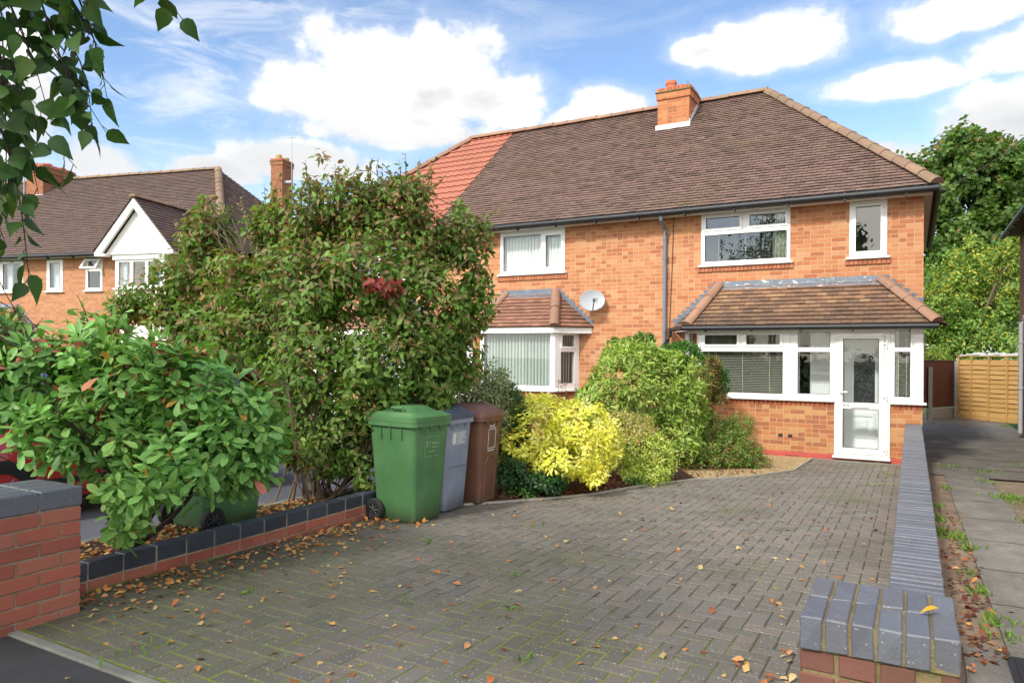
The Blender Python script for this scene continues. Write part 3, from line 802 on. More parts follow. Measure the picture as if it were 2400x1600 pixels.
def interior(parent, off, x0, x1, y0, y1, T=None, rear=15.6):
    mb = MB(off); mb.T = T
    mb.box(x0+.03, y0+.13, 2.2, x1-.03, y1-.2, 2.38)        # first floor
    mb.box(x0+.03, y0+.06, -.26, x1-.03, y1-.2, -.1)        # ground floor
    mb.box(x0+.03, rear, -.09, x1-.03, rear+.1, 2.19)
    mb.box(x0+.03, rear, 2.39, x1-.03, rear+.1, 4.02)
    mb.box(x0+.03, y0+.12, 4.03, x1-.03, y1-.2, 4.055)      # ceiling
    return mb.build('interior', M['dark_inside'], parent)

def gutter(parent, off, pts, T=None, r=.055, brackets=0.9, name='gutter'):
    mb = MB(off); mb.T = T
    mb.tube(pts, r, 10)
    A, B = Vector(pts[0]), Vector(pts[-1]); L = (B-A).length
    n = int(L/brackets)
    for i in range(n+1):
        q = A.lerp(B, (i+.5)/(n+1))
        mb.tube([q + Vector((-.02, 0, 0)), q + Vector((.02, 0, 0))], r*1.13, 10)
        mb.box(q.x-.014, q.y-.03, q.z-r*1.6, q.x+.014, q.y+.06, q.z-r*.5)
    return mb.build(name, M['gutter'], parent, smooth=True)

def fascia(parent, off, x0, x1, yw, T=None, z0=4.05, z1=4.165, over=.2):
    mb = MB(off); mb.T = T
    mb.box(x0, yw-over, z0, x1, yw-over+.022, z1)
    mb.box(x0, yw-over+.0225, z0+.004, x1, yw-.002, z0+.014)
    return mb.build('fascia', M['white_paint'], parent)

def flashing_steps(mb, A, B, n, up=0.11, y=-0.004):
    """saw-tooth lead soakers running up a wall from A to B (x, z)"""
    for i in range(n):
        t0, t1 = i/n, (i+1)/n
        x0, z0 = A[0]+(B[0]-A[0])*t0, A[1]+(B[1]-A[1])*t0
        x1, z1 = A[0]+(B[0]-A[0])*t1, A[1]+(B[1]-A[1])*t1
        mb.face([(x0, y, z0-.02), (x1, y, z1-.02), (x1, y, z1+up*.35), (x0+(x1-x0)*.1, y, z1+up*.45), (x0-(x1-x0)*.35, y, z1+up*.35), (x0, y, z0+up*.35)])

# --- roof planes of the terrace: eave y 13.07 z 4.155, ridge y 16.8 z 7.35
EY, EZ, RY, RZ = 13.07, 4.155, 16.8, 7.35
SL = (RZ-EZ)/(RY-EY)
BY = 20.53     # rear eave

# ============ right-hand house ============
hr = thing('terraced_house', 'right-hand end house with white glazed porch, front door and hipped brown tile roof', 'house', (-2.0, YF, -.28))
OF = (-2.0, YF, -.28)
T0 = frame_T(0, YF, 0)
XP = -4.13
mb = MB(OF); mb.T = T0
upW = (-3.452, -1.89, 3.115, 4.05); upS = (-.946, -.378, 3.115, 4.05)
lounge = (-3.5, -1.72, .68, 1.88); hall = (-1.55, -.2, -.2, 1.9)
panel(mb, XP, .15, -.32, 4.06, [upW, upS, lounge, hall], 0, .11)
wall = mb.build('wall', M['brick'], hr)
mb = MB(OF)
mb.quad((.15, YF, -.35), (.15, 20.2, -.35), (.15, 20.2, 4.06), (.15, YF, 4.06))
mb.quad((XP, 20.2, -.35), (XP, 20.2, 4.06), (.15, 20.2, 4.06), (.15, 20.2, -.35))
mb.build('side_wall', M['brick'], hr)
interior(hr, OF, XP, .15, YF, 20.2)
# brick sills under the upper windows
mb = MB(OF); mb.T = T0
SB = loose_brick('sill brick', [(.38,.145,.075), (.34,.12,.065), (.41,.165,.09)])
for a, b in ((-3.52, -1.83), (-1.01, -.32)):
    mb = MB(OF); mb.T = T0
    n = round((b-a)/.0705)
    for i in range(n): mb.cbox(a+(b-a)*i/n+.003, -.03, 2.985, a+(b-a)*(i+1)/n-.003, .02, 3.07, .004)
    mb.build('brick_sill', SB, hr)
w = window(hr, OF, T0, -3.452, -1.89, 3.115, 4.05, [(-3.37, -2.75, 3.775, 3.985), (-2.59, -1.965, 3.775, 3.985), (-3.39, -1.945, 3.175, 3.665)],
       vents=[(-3.37, -2.75, 3.775, 3.985), (-2.59, -1.965, 3.775, 3.985)], blind=('venetian',), glass='glass_up')
mb = MB(OF); mb.T = T0
for i in range(7):
    u = -2.16+i*.034
    mb.tube([(u, .14+.02*(i % 2), 3.15), (u+.012, .14+.02*(i % 2), 4.0)], .022, 8)
mb.build('curtain', M['curtain'], w, smooth=True)
window(hr, OF, T0, -.946, -.378, 3.115, 4.05, [(-.855, -.465, 3.2, 3.965)], vents=[(-.855, -.465, 3.2, 3.965)], glass='glass_up')
fascia(hr, OF, XP, .27, YF)
mb = MB(OF)
mb.box(.248, 13.223, 4.05, .27, 20.4, 4.165); mb.box(.151, 13.41, 4.054, .2475, 20.4, 4.064)
mb.build('bargeboard', M['white_paint'], hr)
gutter(hr, OF, [(XP+.002, 13.06, 4.1), (.35, 13.06, 4.1)])
mb = MB(OF); mb.tube([(.345, 13.1, 4.1), (.345, 20.4, 4.1)], .055, 10); mb.build('gutter', M['gutter'], hr, smooth=True)
# roof
mb = MB(OF)
apx = (-2.88, RY, RZ)
tile_plane(mb, [(XP, EY, EZ), (.31, EY, EZ), apx, (XP, RY, RZ)], seed=3)
tile_plane(mb, [(.31, EY, EZ), (.31, BY, EZ), apx], seed=4)
mb.quad((XP, BY, EZ), (XP, RY, RZ), apx, (.31, BY, EZ))
roof = mb.build('roof', M['tile'], hr)
mb = MB(OF)
ridge_run(mb, (.33, EY-.02, EZ+.03), (-2.88, RY, RZ+.02), .12, .34, seed=1)
mb.build('hip_tile', M['ridge'], roof, smooth=True); mb = MB(OF)
ridge_run(mb, (-2.86, RY, RZ+.02), (XP, RY, RZ+.02), .12, .42, seed=2)
mb.build('ridge_tile', M['ridge'], roof, smooth=True)
# vertical cable and downpipe
mb = MB(OF); mb.tube([(-3.98, YF-.012, 4.05), (-4.0, YF-.012, 3.2), (-4.06, YF-.012, 1.6)], .006, 6)
mb.build('cable', M['black'], hr)
mb = MB(OF)
mb.tube([(-4.14, 13.08, 4.07), (-4.14, 13.1, 3.98), (-4.13, 13.33, 3.84), (-4.13, 13.34, 3.7)], .036, 10)
mb.tube([(-4.13, 13.34, 3.72), (-4.13, 13.34, -.28)], .035, 12)
for z in (3.66, 3.28, 1.9, .9): mb.tube([(-4.13, 13.34, z-.02), (-4.13, 13.34, z+.02)], .044, 12)
mb.box(-4.165, 13.34, 3.26, -4.095, 13.4, 3.3); mb.box(-4.165, 13.34, .88, -4.095, 13.4, .92)
mb.build('downpipe', M['pipe_blue'], hr, smooth=True)
# porch brick base
PO = YP
cantL = (Vector((-3.743, YF, 0)), Vector((-3.33, YP, 0)))
def seg_T(a, b): 
    d = Vector(b)-Vector(a); return frame_T(a[0], a[1], math.atan2(d.y, d.x)), d.to_2d().length if hasattr(d, 'to_2d') else math.hypot(d.x, d.y)
TL, LL = seg_T((-3.743, YF), (-3.33, YP)) if False else (frame_T(-3.743, YF, math.atan2(-.6, .413)), math.hypot(.413, .6))
TP = frame_T(0, YP, 0)
TRr = frame_T(.142, YP, math.atan2(.6, .008))
mb = MB(OF)
mb.T = TP
panel(mb, -3.33, -1.106, -.32, .612, [], 0, .1); panel(mb, -.304, .142, -.32, .612, [], 0, .1)
mb.T = TL; panel(mb, 0, LL, -.32, .612, [], 0, .1)
mb.T = TRr; panel(mb, 0, .6, -.32, .612, [], 0, .1)
mb.build('porch_wall', M['brick_porch'], hr)
mb = MB(OF)
SOL = loose_brick('soldier brick', [(.39,.13,.065), (.34,.105,.055), (.42,.155,.08), (.37,.115,.06)])
for T, a, b in ((TP, -3.335, -1.106), (TP, -.304, .147), (TL, 0, LL)):
    mb = MB(OF); mb.T = T; n = round((b-a)/.075)
    for i in range(n): mb.cbox(a+(b-a)*i/n+.004, -.006, .614, a+(b-a)*(i+1)/n-.004, .09, .69, .004, .001)
    mb.build('brick_course', SOL, hr)
mb = MB(OF)
for T, a, b in ((TP, -3.34, -1.112), (TP, -1.111, -.30), (TP, -.299, .152), (TL, 0, LL)):
    mb.T = T; mb.box(a, -.012, -.34, b, .05, -.212 if (T is TP and a == -1.111) else -.165)
mb.build('plinth', M['red_plinth'], hr)
mb = MB(OF); mb.T = TP
for a in (-2.35, -1.86, -.76):
    mb = MB(OF); mb.T = TP; mb.box(a-.006, -.0138, -.268, a+.218, -.0125, -.214)
    for i in range(8):
        for j in range(2): mb.box(a+i*.028, -.0155, -.262+j*.026, a+i*.028+.016, -.0137, -.246+j*.026)
    mb.mi = 0
    mb.m = [1]*6+[0]*(len(mb.f)-6); mb.build('air_brick', [M['black'], M['red_plinth']], hr)
mb = MB(OF); mb.T = TP
mb.box(-1.975, -.003, .075, -1.905, .02, .128); mb.build('vent_hole', M['black'], hr); mb = MB(OF); mb.T = TP; mb.box(-1.82, -.003, .072, -1.75, .02, .125)
mb.build('vent_hole', M['black'], hr)
# porch glazing
S = .735
pw = window(hr, OF, TP, -3.33, -1.79, S, 1.88, [(-3.259, -1.908, .80, 1.512), (-3.227, -2.657, 1.626, 1.806), (-2.514, -1.948, 1.626, 1.806)],
            vents=[(-3.227, -2.657, 1.626, 1.806), (-2.514, -1.948, 1.626, 1.806)], blind=('venetian',), name='porch_window', sill=False)
window(hr, OF, TP, -1.788, -1.108, S, 1.88, [(-1.675, -1.177, .813, 1.512), (-1.675, -1.177, 1.587, 1.841)], name='porch_window', sill=False, glass='glass_door')
window(hr, OF, TP, -.302, .142, S, 1.88, [(-.244, -.026, .81, 1.52), (-.244, -.026, 1.587, 1.857)], blind=('venetian',), name='porch_window', sill=False)
window(hr, OF, TL, 0, LL-.002, S, 1.88, [(.22, LL-.07, .80, 1.84)], name='porch_window', sill=False)
window(hr, OF, TRr, .01, .6, S, 1.88, [(.1, .5, .8, 1.84)], name='porch_window', sill=False)
mb = MB(OF)
mb.T = TP; mb.cbox(-3.37, -.07, .692, -1.108, .04, .733, .008); mb.cbox(-.302, -.07, .692, .2, .04, .733, .008)
mb.T = TL; mb.cbox(0, -.06, .692, LL, .04, .733, .008)
mb.build('porch_sill', M['upvc'], hr)
# outer door
mb = MB(OF); mb.T = TP
panel(mb, -1.106, -.304, -.2, 1.88, [(-1.055, -.385, -.13, 1.81)], -.02, .06)
mb.cbox(-1.13, -.075, -.208, -.29, .03, -.165, .008)
door = mb.build('porch_door', M['upvc'], hr)
mb = MB(OF); mb.T = TP
panel(mb, -1.05, -.39, -.125, 1.805, [(-.983, -.46, -.033, .597), (-.983, -.46, .699, 1.726)], -.038, .03)
leaf_ = mb.build('door_leaf', M['upvc'], door)
mb = MB(OF); mb.T = TP
for c, d in ((-.033, .597), (.699, 1.726)): mb.quad((-.985, -.005, c), (-.458, -.005, c), (-.458, -.005, d), (-.985, -.005, d))
mb.build('pane', M['glass_door'], door)
mb = MB(OF); mb.T = TP
for c, d in ((-.033, .597), (.699, 1.726)): panel(mb, -.984, -.459, c-.001, d+.001, [(-.974, -.469, c+.009, d-.009)], -.022, -.012, back=False)
mb.build('gasket', M['dark_trim'], door)
mb = MB(OF); mb.T = TP
mb.cbox(-1.035, -.05, .74, -1.005, -.036, .93, .004); mb.tube([(-1.02, -.05, .865), (-1.02, -.085, .865), (-.91, -.085, .865)], .011, 8)
mb.lathe([(.004, -.056), (.009, -.053), (.009, -.05)], (-1.02, 0, .775), 'y', 10)
mb.build('handle', M['upvc'], door, smooth=True)
mb = MB(OF); mb.T = TP
mb.cbox(-.86, -.052, .61, -.59, -.036, .69, .006); mb.cbox(-.845, -.06, .622, -.605, -.05, .678, .004)
mb.build('letter_box', M['metal'] if False else M['upvc'], door)
for z in (1.63, .79, -.05):
    mb = MB(OF); mb.T = TP; mb.cbox(-.41, -.052, z, -.355, -.034, z+.02, .004); mb.tube([(-.352, -.05, z-.045), (-.352, -.05, z+.06)], .012, 8)
    mb.build('hinge', M['upvc'], door, smooth=True)

def text_mesh(name, txt, size, m, parent, Tm, off, depth=.003, ax='CENTER'):
    cu = bpy.data.curves.new(name, 'FONT'); cu.body = txt; cu.size = size; cu.extrude = depth; cu.align_x = ax; cu.align_y = 'CENTER'
    ob = bpy.data.objects.new(name + '_tmp', cu); COL.objects.link(ob)
    bpy.context.view_layer.update()
    me = bpy.data.meshes.new_from_object(ob.evaluated_get(bpy.context.evaluated_depsgraph_get()))
    bpy.data.objects.remove(ob)
    me.name = name
    me.transform(Matrix.Translation(-Vector(off)) @ Tm)
    me.materials.clear(); me.materials.append(m)
    o = bpy.data.objects.new(name, me); COL.objects.link(o); o.parent = parent
    return o
text_mesh('house_number', '44', .105, M['number'], door, Matrix.Translation((-.935, YP-.041, .652)) @ Matrix.Rotation(PI/2, 4, 'X'), OF)
# lobby behind the outer door: pale walls and the inner door
mb = MB(OF)
mb.box(-1.80, YP+.105, -.2, -1.755, 13.399, 1.99); mb.box(-1.754, 13.40, -.2, -1.02, 13.44, 1.99); mb.box(-.44, 13.40, -.2, .148, 13.44, 1.99)
mb.box(-1.754, YP+.105, -.26, .14, 13.399, -.19); mb.box(-1.02, 13.40, 1.83, -.44, 13.44, 1.99)
mb.build('lobby_lining', M['door_white'], hr)
Ti = frame_T(0, 13.36, 0)
mb = MB(OF); mb.T = Ti
panel(mb, -1.06, -.40, -.18, 1.87, [(-1.01, -.45, -.12, 1.80)], 0, .05)
idoor = mb.build('inner_door', M['upvc'], hr)
mb = MB(OF); mb.T = Ti
mb.box(-1.005, .01, -.115, -.455, .04, 1.795)
mb.T = Ti
panel(mb, -.92, -.53, .08, .50, [(-.87, -.58, .14, .44)], -.006, .009); panel(mb, -.80, -.65, .2, .38, [], -.008, .009)
mb.build('door_panel', M['door_white'], idoor)
def arch(x0, x1, z0, zt, n=14):
    r = (x1-x0)/2; c = (x0+x1)/2
    return [(x0, z0), (x1, z0)] + [(c+r*math.cos(PI*k/n), zt-r+r*math.sin(PI*k/n)) for k in range(n+1)]
mb = MB(OF); mb.T = Ti
ap = arch(-.86, -.54, .66, 1.50)
mb.loft([[(x, -.004, z) for x, z in ap], [(x, .008, z) for x, z in ap]])
mb.build('arched_glass', M['obscure'], idoor)
ao = arch(-.895, -.505, .625, 1.535)
mb = MB(OF); mb.T = Ti
for k in range(len(ap)):
    a, b, c, d = ap[k], ap[(k+1) % len(ap)], ao[(k+1) % len(ao)], ao[k]
    mb.quad((a[0], -.012, a[1]), (b[0], -.012, b[1]), (c[0], -.012, c[1]), (d[0], -.012, d[1]))
    mb.quad((d[0], -.012, d[1]), (c[0], -.012, c[1]), (c[0], .009, c[1]), (d[0], .009, d[1]))
mb.build('arch_moulding', M['upvc'], idoor)
# porch roof
mb = MB(OF)
pz = 1.955; pt = 2.70
ptop = [(-.454, 13.39, pt), (-3.135, 13.39, pt)]
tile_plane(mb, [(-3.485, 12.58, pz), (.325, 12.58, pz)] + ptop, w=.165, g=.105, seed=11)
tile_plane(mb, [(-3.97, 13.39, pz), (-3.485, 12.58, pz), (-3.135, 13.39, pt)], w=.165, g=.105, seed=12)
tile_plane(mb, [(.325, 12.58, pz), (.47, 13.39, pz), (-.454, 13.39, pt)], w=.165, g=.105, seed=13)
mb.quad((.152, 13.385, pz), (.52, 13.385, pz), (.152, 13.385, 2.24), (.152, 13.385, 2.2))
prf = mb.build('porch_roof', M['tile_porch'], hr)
mb = MB(OF)
ridge_run(mb, (-3.50, 12.56, pz+.03), (-3.12, 13.38, pt+.04), .10, .36, seed=5)
mb.build('hip_tile', M['ridge_clay'], prf, smooth=True); mb = MB(OF)
ridge_run(mb, (.335, 12.57, pz+.03), (-.45, 13.38, pt+.04), .105, .36, seed=6)
mb.build('hip_tile', M['ridge_clay'], prf, smooth=True)
mb = MB(OF)
mb.box(-3.16, 13.385, 2.68, -.42, 13.397, 2.795)
mb.quad((-3.13, 13.30, 2.632), (-.47, 13.30, 2.632), (-.44, 13.386, 2.73), (-3.15, 13.386, 2.73))
mb.quad((-3.13, 13.30, 2.632), (-3.13, 13.30, 2.617), (-.47, 13.30, 2.617), (-.47, 13.30, 2.632))
mb.build('flashing', M['lead_painted'], prf)
mb = MB(OF); mb.T = T0
flashing_steps(mb, (-3.96, 2.0), (-3.13, 2.74), 10, .14); mb.build('stepped_flashing', M['lead'], prf); mb = MB(OF); mb.T = T0; flashing_steps(mb, (.13, 2.27), (-.46, 2.74), 6, .14)
mb.build('stepped_flashing', M['lead'], prf)
mb = MB(OF)
mb.box(-3.47, 12.68, 1.872, .262, 12.70, 1.965); mb.box(-3.40, 12.701, 1.882, .2, 12.80, 1.892)
mb.T = frame_T(-3.93, 13.39, math.atan2(-.70, .46)); mb.box(0, 0, 1.872, .83, .02, 1.965)
mb.T = frame_T(.262, 12.68, PI/2); mb.box(0.021, -.0, 1.872, .69, .02, 1.965)
mb.T = None
mb.prism([(-3.42, 12.701), (.24, 12.701), (.24, 13.38), (-3.85, 13.38)], 1.893, 1.905)
mb.build('porch_fascia', M['white_paint'], hr)
gutter(hr, OF, [(-3.56, 12.55, 1.915), (.35, 12.55, 1.915)], r=.045)
mb = MB(OF); mb.tube([(-3.56, 12.55, 1.915), (-4.0, 13.3, 1.915)], .042, 8)
mb.tube([(-4.0, 13.28, 1.89), (-4.0, 13.28, 1.80), (-4.06, 13.30, 1.70), (-4.12, 13.33, 1.64)], .034, 10)
mb.build('gutter', M['gutter'], hr, smooth=True)

# ============ bay used by the middle and left houses ============
def bay(parent, off, xc, tile='tile_bay', vblind=True):
    xl, xr = xc-.855, xc+.855
    TF = frame_T(0, YP, 0)
    TRt = frame_T(xr, YP, math.atan2(.6, .258)); TLt = frame_T(xl-.258, YF, math.atan2(-.6, .258)); L = math.hypot(.6, .258)
    mb = MB(off)
    mb.T = TF; panel(mb, xl, xr, -.34, .612, [], 0, .1)
    mb.T = TRt; panel(mb, 0, L, -.34, .612, [], 0, .1)
    mb.T = TLt; panel(mb, 0, L, -.34, .612, [], 0, .1)
    mb.build('bay_wall', M['brick_porch'], parent)
    mb = MB(off)
    for T, a, b in ((TF, xl, xr), (TRt, 0, L), (TLt, 0, L)):
        mb.T = T; n = round((b-a)/.075)
        for i in range(n): mb.cbox(a+(b-a)*i/n+.004, -.006, .614, a+(b-a)*(i+1)/n-.004, .09, .69, .004)
    mb.build('brick_course', bpy.data.materials['soldier brick'], parent)
    w = window(parent, off, TF, xl, xr, S, 1.88, [(xl+.08, xr-.09, .81, 1.865)], blind=('vertical', 1.0, .09, .075), bcol='vblind', name='bay_window', sill=False)
    window(parent, off, TRt, .0, L, S, 1.88, [(.16, L-.13, .86, 1.49), (.18, L-.14, 1.59, 1.83)], vents=[(.18, L-.14, 1.59, 1.83)], blind=('vertical', 1.1, .09, .07), bcol='vblind', name='bay_window', sill=False)
    window(parent, off, TLt, .0, L, S, 1.88, [(.14, L-.16, .86, 1.49), (.14, L-.18, 1.59, 1.83)], blind=('vertical', 1.1, .09, .07), bcol='vblind', name='bay_window', sill=False)
    mb = MB(off)
    for T, a, b in ((TF, xl-.03, xr+.03), (TRt, -.02, L), (TLt, 0, L+.02)):
        mb.T = T; mb.cbox(a, -.07, .692, b, .04, .733, .008)
    mb.build('bay_sill', M['upvc'], parent)
    ez, et = 1.985, 2.70
    exl, exr = xc-.905, xc+.905
    mb = MB(off)
    tile_plane(mb, [(exl, 12.66, ez), (exr, 12.66, ez), (xc+.61, 13.39, et), (xc-.61, 13.39, et)], seed=21, g=.105)
    tile_plane(mb, [(exr, 12.66, ez), (xc+1.43, 13.39, ez), (xc+.61, 13.39, et)], seed=22, g=.105)
    tile_plane(mb, [(xc-1.43, 13.39, ez), (exl, 12.66, ez), (xc-.61, 13.39, et)], seed=23, g=.105)
    rf = mb.build('bay_roof', M[tile], parent)
    mb = MB(off)
    ridge_run(mb, (exl-.01, 12.65, ez+.02), (xc-.60, 13.38, et+.04), .09, .46, seed=7)
    mb.build('hip_tile', M['ridge_clay'], rf, smooth=True); mb = MB(off)
    ridge_run(mb, (exr+.01, 12.65, ez+.02), (xc+.60, 13.38, et+.04), .10, .46, seed=8)
    mb.build('hip_tile', M['ridge_clay'], rf, smooth=True)
    mb = MB(off)
    mb.box(xc-.64, 13.385, 2.68, xc+.64, 13.397, 2.80)
    mb.quad((xc-.6, 13.30, 2.632), (xc+.6, 13.30, 2.632), (xc+.62, 13.386, 2.73), (xc-.62, 13.386, 2.73))
    mb.T = T0
    flashing_steps(mb, (xc+1.42, 2.0), (xc+.62, 2.74), 10, .14); flashing_steps(mb, (xc-1.42, 2.0), (xc-.62, 2.74), 10, .14)
    mb.build('flashing', M['lead'], rf)
    mb = MB(off)
    o_ = [(xc-1.40, 13.39), (exl+.03, 12.69), (exr-.03, 12.69), (xc+1.40, 13.39)]
    mb.prism(o_, 1.862, 1.978)
    mb.build('bay_fascia', M['upvc'], parent)

# ============ middle house ============
hm = thing('terraced_house', 'middle house of the row with satellite dish, bay window and brick chimney', 'house', (-6.8, YF, -.28))
OM = (-6.8, YF, -.28)
XQ = -9.39
mb = MB(OM); mb.T = T0
panel(mb, XQ, XP-.002, -.34, 4.06, [(-7.79, -6.257, 3.14, 4.05), (-8.1, -5.99, .68, 1.86), (-9.25, -8.5, -.2, 1.9)], 0, .11)
mb.build('wall', M['brick'], hm); mb = MB(OM)
mb.quad((XQ, 20.2, -.35), (XQ, 20.2, 4.06), (XP, 20.2, 4.06), (XP, 20.2, -.35))
mb.build('rear_wall', M['brick'], hm)
interior(hm, OM, XQ, XP, YF, 20.2)
mb = MB(OM); mb.T = T0
n = 24
for i in range(n): mb.cbox(-7.86+1.67*i/n+.003, -.03, 3.0, -7.86+1.67*(i+1)/n-.003, .02, 3.09, .004)
mb.build('brick_sill', bpy.data.materials['sill brick'], hm)
w = window(hm, OM, T0, -7.79, -6.257, 3.145, 4.05, [(-7.715, -6.81, 3.21, 3.955), (-6.70, -6.33, 3.245, 3.915)], vents=[(-6.70, -6.33, 3.245, 3.915)],
           blind=('vertical', .45, .09, .078), bcol='vblind_white', glass='glass')
fascia(hm, OM, XQ, XP-.002, YF)
gutter(hm, OM, [(XQ+.002, 13.06, 4.1), (XP-.002, 13.06, 4.1)])
bay(hm, OM, -7.045)
mb = MB(OM); mb.T = T0
panel(mb, -9.24, -8.51, -.2, 1.88, [(-9.1, -8.65, 1.0, 1.75)], 0.02, .09); mb.build('front_door', M['door_white'], hm)
mb = MB(OM)
tile_plane(mb, [(XQ, EY, EZ), (XP, EY, EZ), (XP, RY, RZ), (XQ, RY, RZ)], seed=31)
mb.quad((XQ, BY, EZ), (XQ, RY, RZ), (XP, RY, RZ), (XP, BY, EZ))
rm = mb.build('roof', M['tile'], hm)
mb = MB(OM); ridge_run(mb, (XP, RY, RZ+.02), (XQ, RY, RZ+.02), .12, .42, seed=3)
mb.build('ridge_tile', M['ridge_clay'], rm, smooth=True)

def chimney(parent, off, x0, x1, y0, y1, zb, zt, pots, T=None, m='brick_chim', potm='pot', flash=True):
    mb = MB(off); mb.T = T
    mb.box(x0, y0, zb-.9, x1, y1, zt-.27)
    e = .028
    mb.box(x0-e, y0-e, zt-.27, x1+e, y1+e, zt-.11)
    ch = mb.build('chimney', M[m], parent)
    mb = MB(off); mb.T = T
    mb.box(x0-e-.025, y0-e-.025, zt-.112, x1+e+.025, y1+e+.025, zt-.088)
    mb.build('string_course', M['mortar_mossy'], ch)
    mb = MB(off); mb.T = T
    n = 9
    for i in range(n):
        a = x0-e+(x1-x0+2*e)*i/n; b = x0-e+(x1-x0+2*e)*(i+1)/n
        mb.cbox(a+.004, y0-e, zt-.087, b-.004, y0+.1, zt+rnd.uniform(-.012, .012), .006, .003)
        mb.cbox(a+.004, y1-.1, zt-.087, b-.004, y1+e, zt+rnd.uniform(-.012, .012), .006, .003)
    for i in range(7):
        a = y0+.1+(y1-y0-.2)*i/7; b = y0+.1+(y1-y0-.2)*(i+1)/7
        for xa, xb in ((x0-e, x0+.1), (x1-.1, x1+e)): mb.cbox(xa, a+.004, zt-.087, xb, b-.004, zt+rnd.uniform(-.01, .01), .006, .003)
    mb.build('brick_cap', bpy.data.materials['soldier brick'], ch)
    mb = MB(off); mb.T = T
    mb.box(x0+.09, y0+.09, zt-.1, x1-.09, y1-.09, zt-.015)
    mb.build('flaunching', M['mortar'], ch)
    for px_, py_, r, h in pots:
        mb = MB(off); mb.T = T
        mb.lathe([(r*.8, zt-.03), (r*.92, zt-.03), (r*.9, zt+h*.6), (r, zt+h*.62), (r, zt+h*.85), (r*.93, zt+h), (r*.75, zt+h), (r*.7, zt+h*.4)], (px_, py_, 0), n=20)
        mb.build('chimney_pot', M[potm], ch, smooth=True)
    return ch
ch = chimney(rm, OM, -5.114, -4.39, 15.9, 16.62, 6.58, 7.51, [(-4.88, 16.15, .13, .21)])
mb = MB(OM)
mb.box(-5.15, 15.86, 6.545, -4.36, 15.9, 6.66)
for i in range(6):
    y = 15.9+i*.12; z = 6.6+i*.12*SL
    mb.box(-4.389, y, z-.07, -4.375, y+.13, z+.13+.02*(i % 2))
mb.build('flashing', M['lead_white'], ch)
mb = MB(OM)
for x, h in ((-4.62, .12), (-4.50, .16), (-4.47, .16)):
    mb = MB(OM); mb.tube([(x, 16.1, 7.5), (x, 16.1, 7.5+h)], .006, 5); mb.build('cable_stub', M['dish_dark'], ch)

# satellite dish on the middle house
sd = thing('satellite_dish', 'round grey satellite dish fixed to the brick wall above the shrubs', 'satellite dish', (-5.56, YF, 2.5))
Td = Matrix.Translation((0, -.20, 0)) @ Matrix.Rotation(R(24), 4, 'Z') @ Matrix.Rotation(R(-14), 4, 'X')
mb = MB(); mb.T = Td
rings = []
for i in range(9):
    r = i/8
    rings.append([(max(r, .001)*.245*math.cos(a), -.055*r*r+.0, max(r, .001)*.215*math.sin(a)) for a in [2*PI*k/36 for k in range(36)]])
rings += [[(x*1.02, y+.006, z*1.02) for x, y, z in rings[-1]]] + [[(x, y+.02, z) for x, y, z in rings[k]] for k in range(8, -1, -1)]
mb.loft(rings, False, False)
mb.build('dish', M['dish'], sd, smooth=True)
mb = MB(); mb.T = Td
mb.tube([(.0, .02, -.2), (.01, -.08, -.19), (.03, -.25, -.09)], .011, 8)
mb.lathe([(.02, -.33), (.034, -.32), (.03, -.27), (.018, -.2)], (.03, 0, -.075), 'y', 14)
mb.build('arm', M['dish_dark'], sd, smooth=True)
mb = MB()
mb.box(-.02, -.02, -.08, .09, -.001, .08); mb.tube([(.05, -.02, -.02), (.05, -.12, -.02), (.04, -.17, .0)], .02, 8); mb.box(.0, -.19, -.07, .09, -.13, .07)
mb.build('bracket', M['dish'], sd)

# ============ left house with the orange roof ============
hl = thing('terraced_house', 'left-hand end house with bright orange tiled roof behind the tall shrub', 'house', (-11.6, YF, -.28))
OL = (-11.6, YF, -.28)
XE = -13.75
mb = MB(OL); mb.T = T0
panel(mb, XE, XQ-.002, -.34, 4.06, [(-11.9, -10.3, 3.14, 4.05), (-13.2, -12.6, 3.14, 4.05), (-11.9, -9.9, .68, 1.86), (-13.3, -12.5, -.2, 1.9)], 0, .11)
mb.build('wall', M['brick'], hl); mb = MB(OL)
mb.quad((XE, 20.2, -.35), (XE, YF, -.35), (XE, YF, 4.06), (XE, 20.2, 4.06)); mb.quad((XE, 20.2, -.35), (XE, 20.2, 4.06), (XQ, 20.2, 4.06), (XQ, 20.2, -.35))
mb.build('side_wall', M['brick'], hl)
interior(hl, OL, XE, XQ, YF, 20.2)
window(hl, OL, T0, -11.9, -10.3, 3.145, 4.05, [(-11.83, -11.2, 3.21, 3.98), (-11.1, -10.37, 3.21, 3.98)], glass='glass_up')
window(hl, OL, T0, -13.2, -12.6, 3.145, 4.05, [(-13.12, -12.68, 3.21, 3.98)], glass='glass_up')
bay(hl, OL, -10.9)
mb = MB(OL); mb.T = T0
panel(mb, -13.29, -12.51, -.2, 1.88, [(-13.15, -12.65, 1.0, 1.75)], 0.02, .09); mb.build('front_door', M['door_white'], hl)
fascia(hl, OL, XE-.12, XQ-.002, YF); gutter(hl, OL, [(XE-.2, 13.06, 4.1), (XQ-.002, 13.06, 4.1)])
mb = MB(OL); al = (-10.72, RY, RZ)
pantile_plane(mb, [(XE-.16, EY, EZ), (XQ, EY, EZ), (XQ, RY, RZ), al])
mb.quad((XE-.16, BY, EZ), (XE-.16, EY, EZ), al, al)
mb.f.pop(); mb.m.pop(); mb.face([(XE-.16, BY, EZ), (XE-.16, EY, EZ), al])
mb.quad((XE-.16, BY, EZ), al, (XQ, RY, RZ), (XQ, BY, EZ))
rl = mb.build('roof', M['pantile'], hl)
mb = MB(OL)
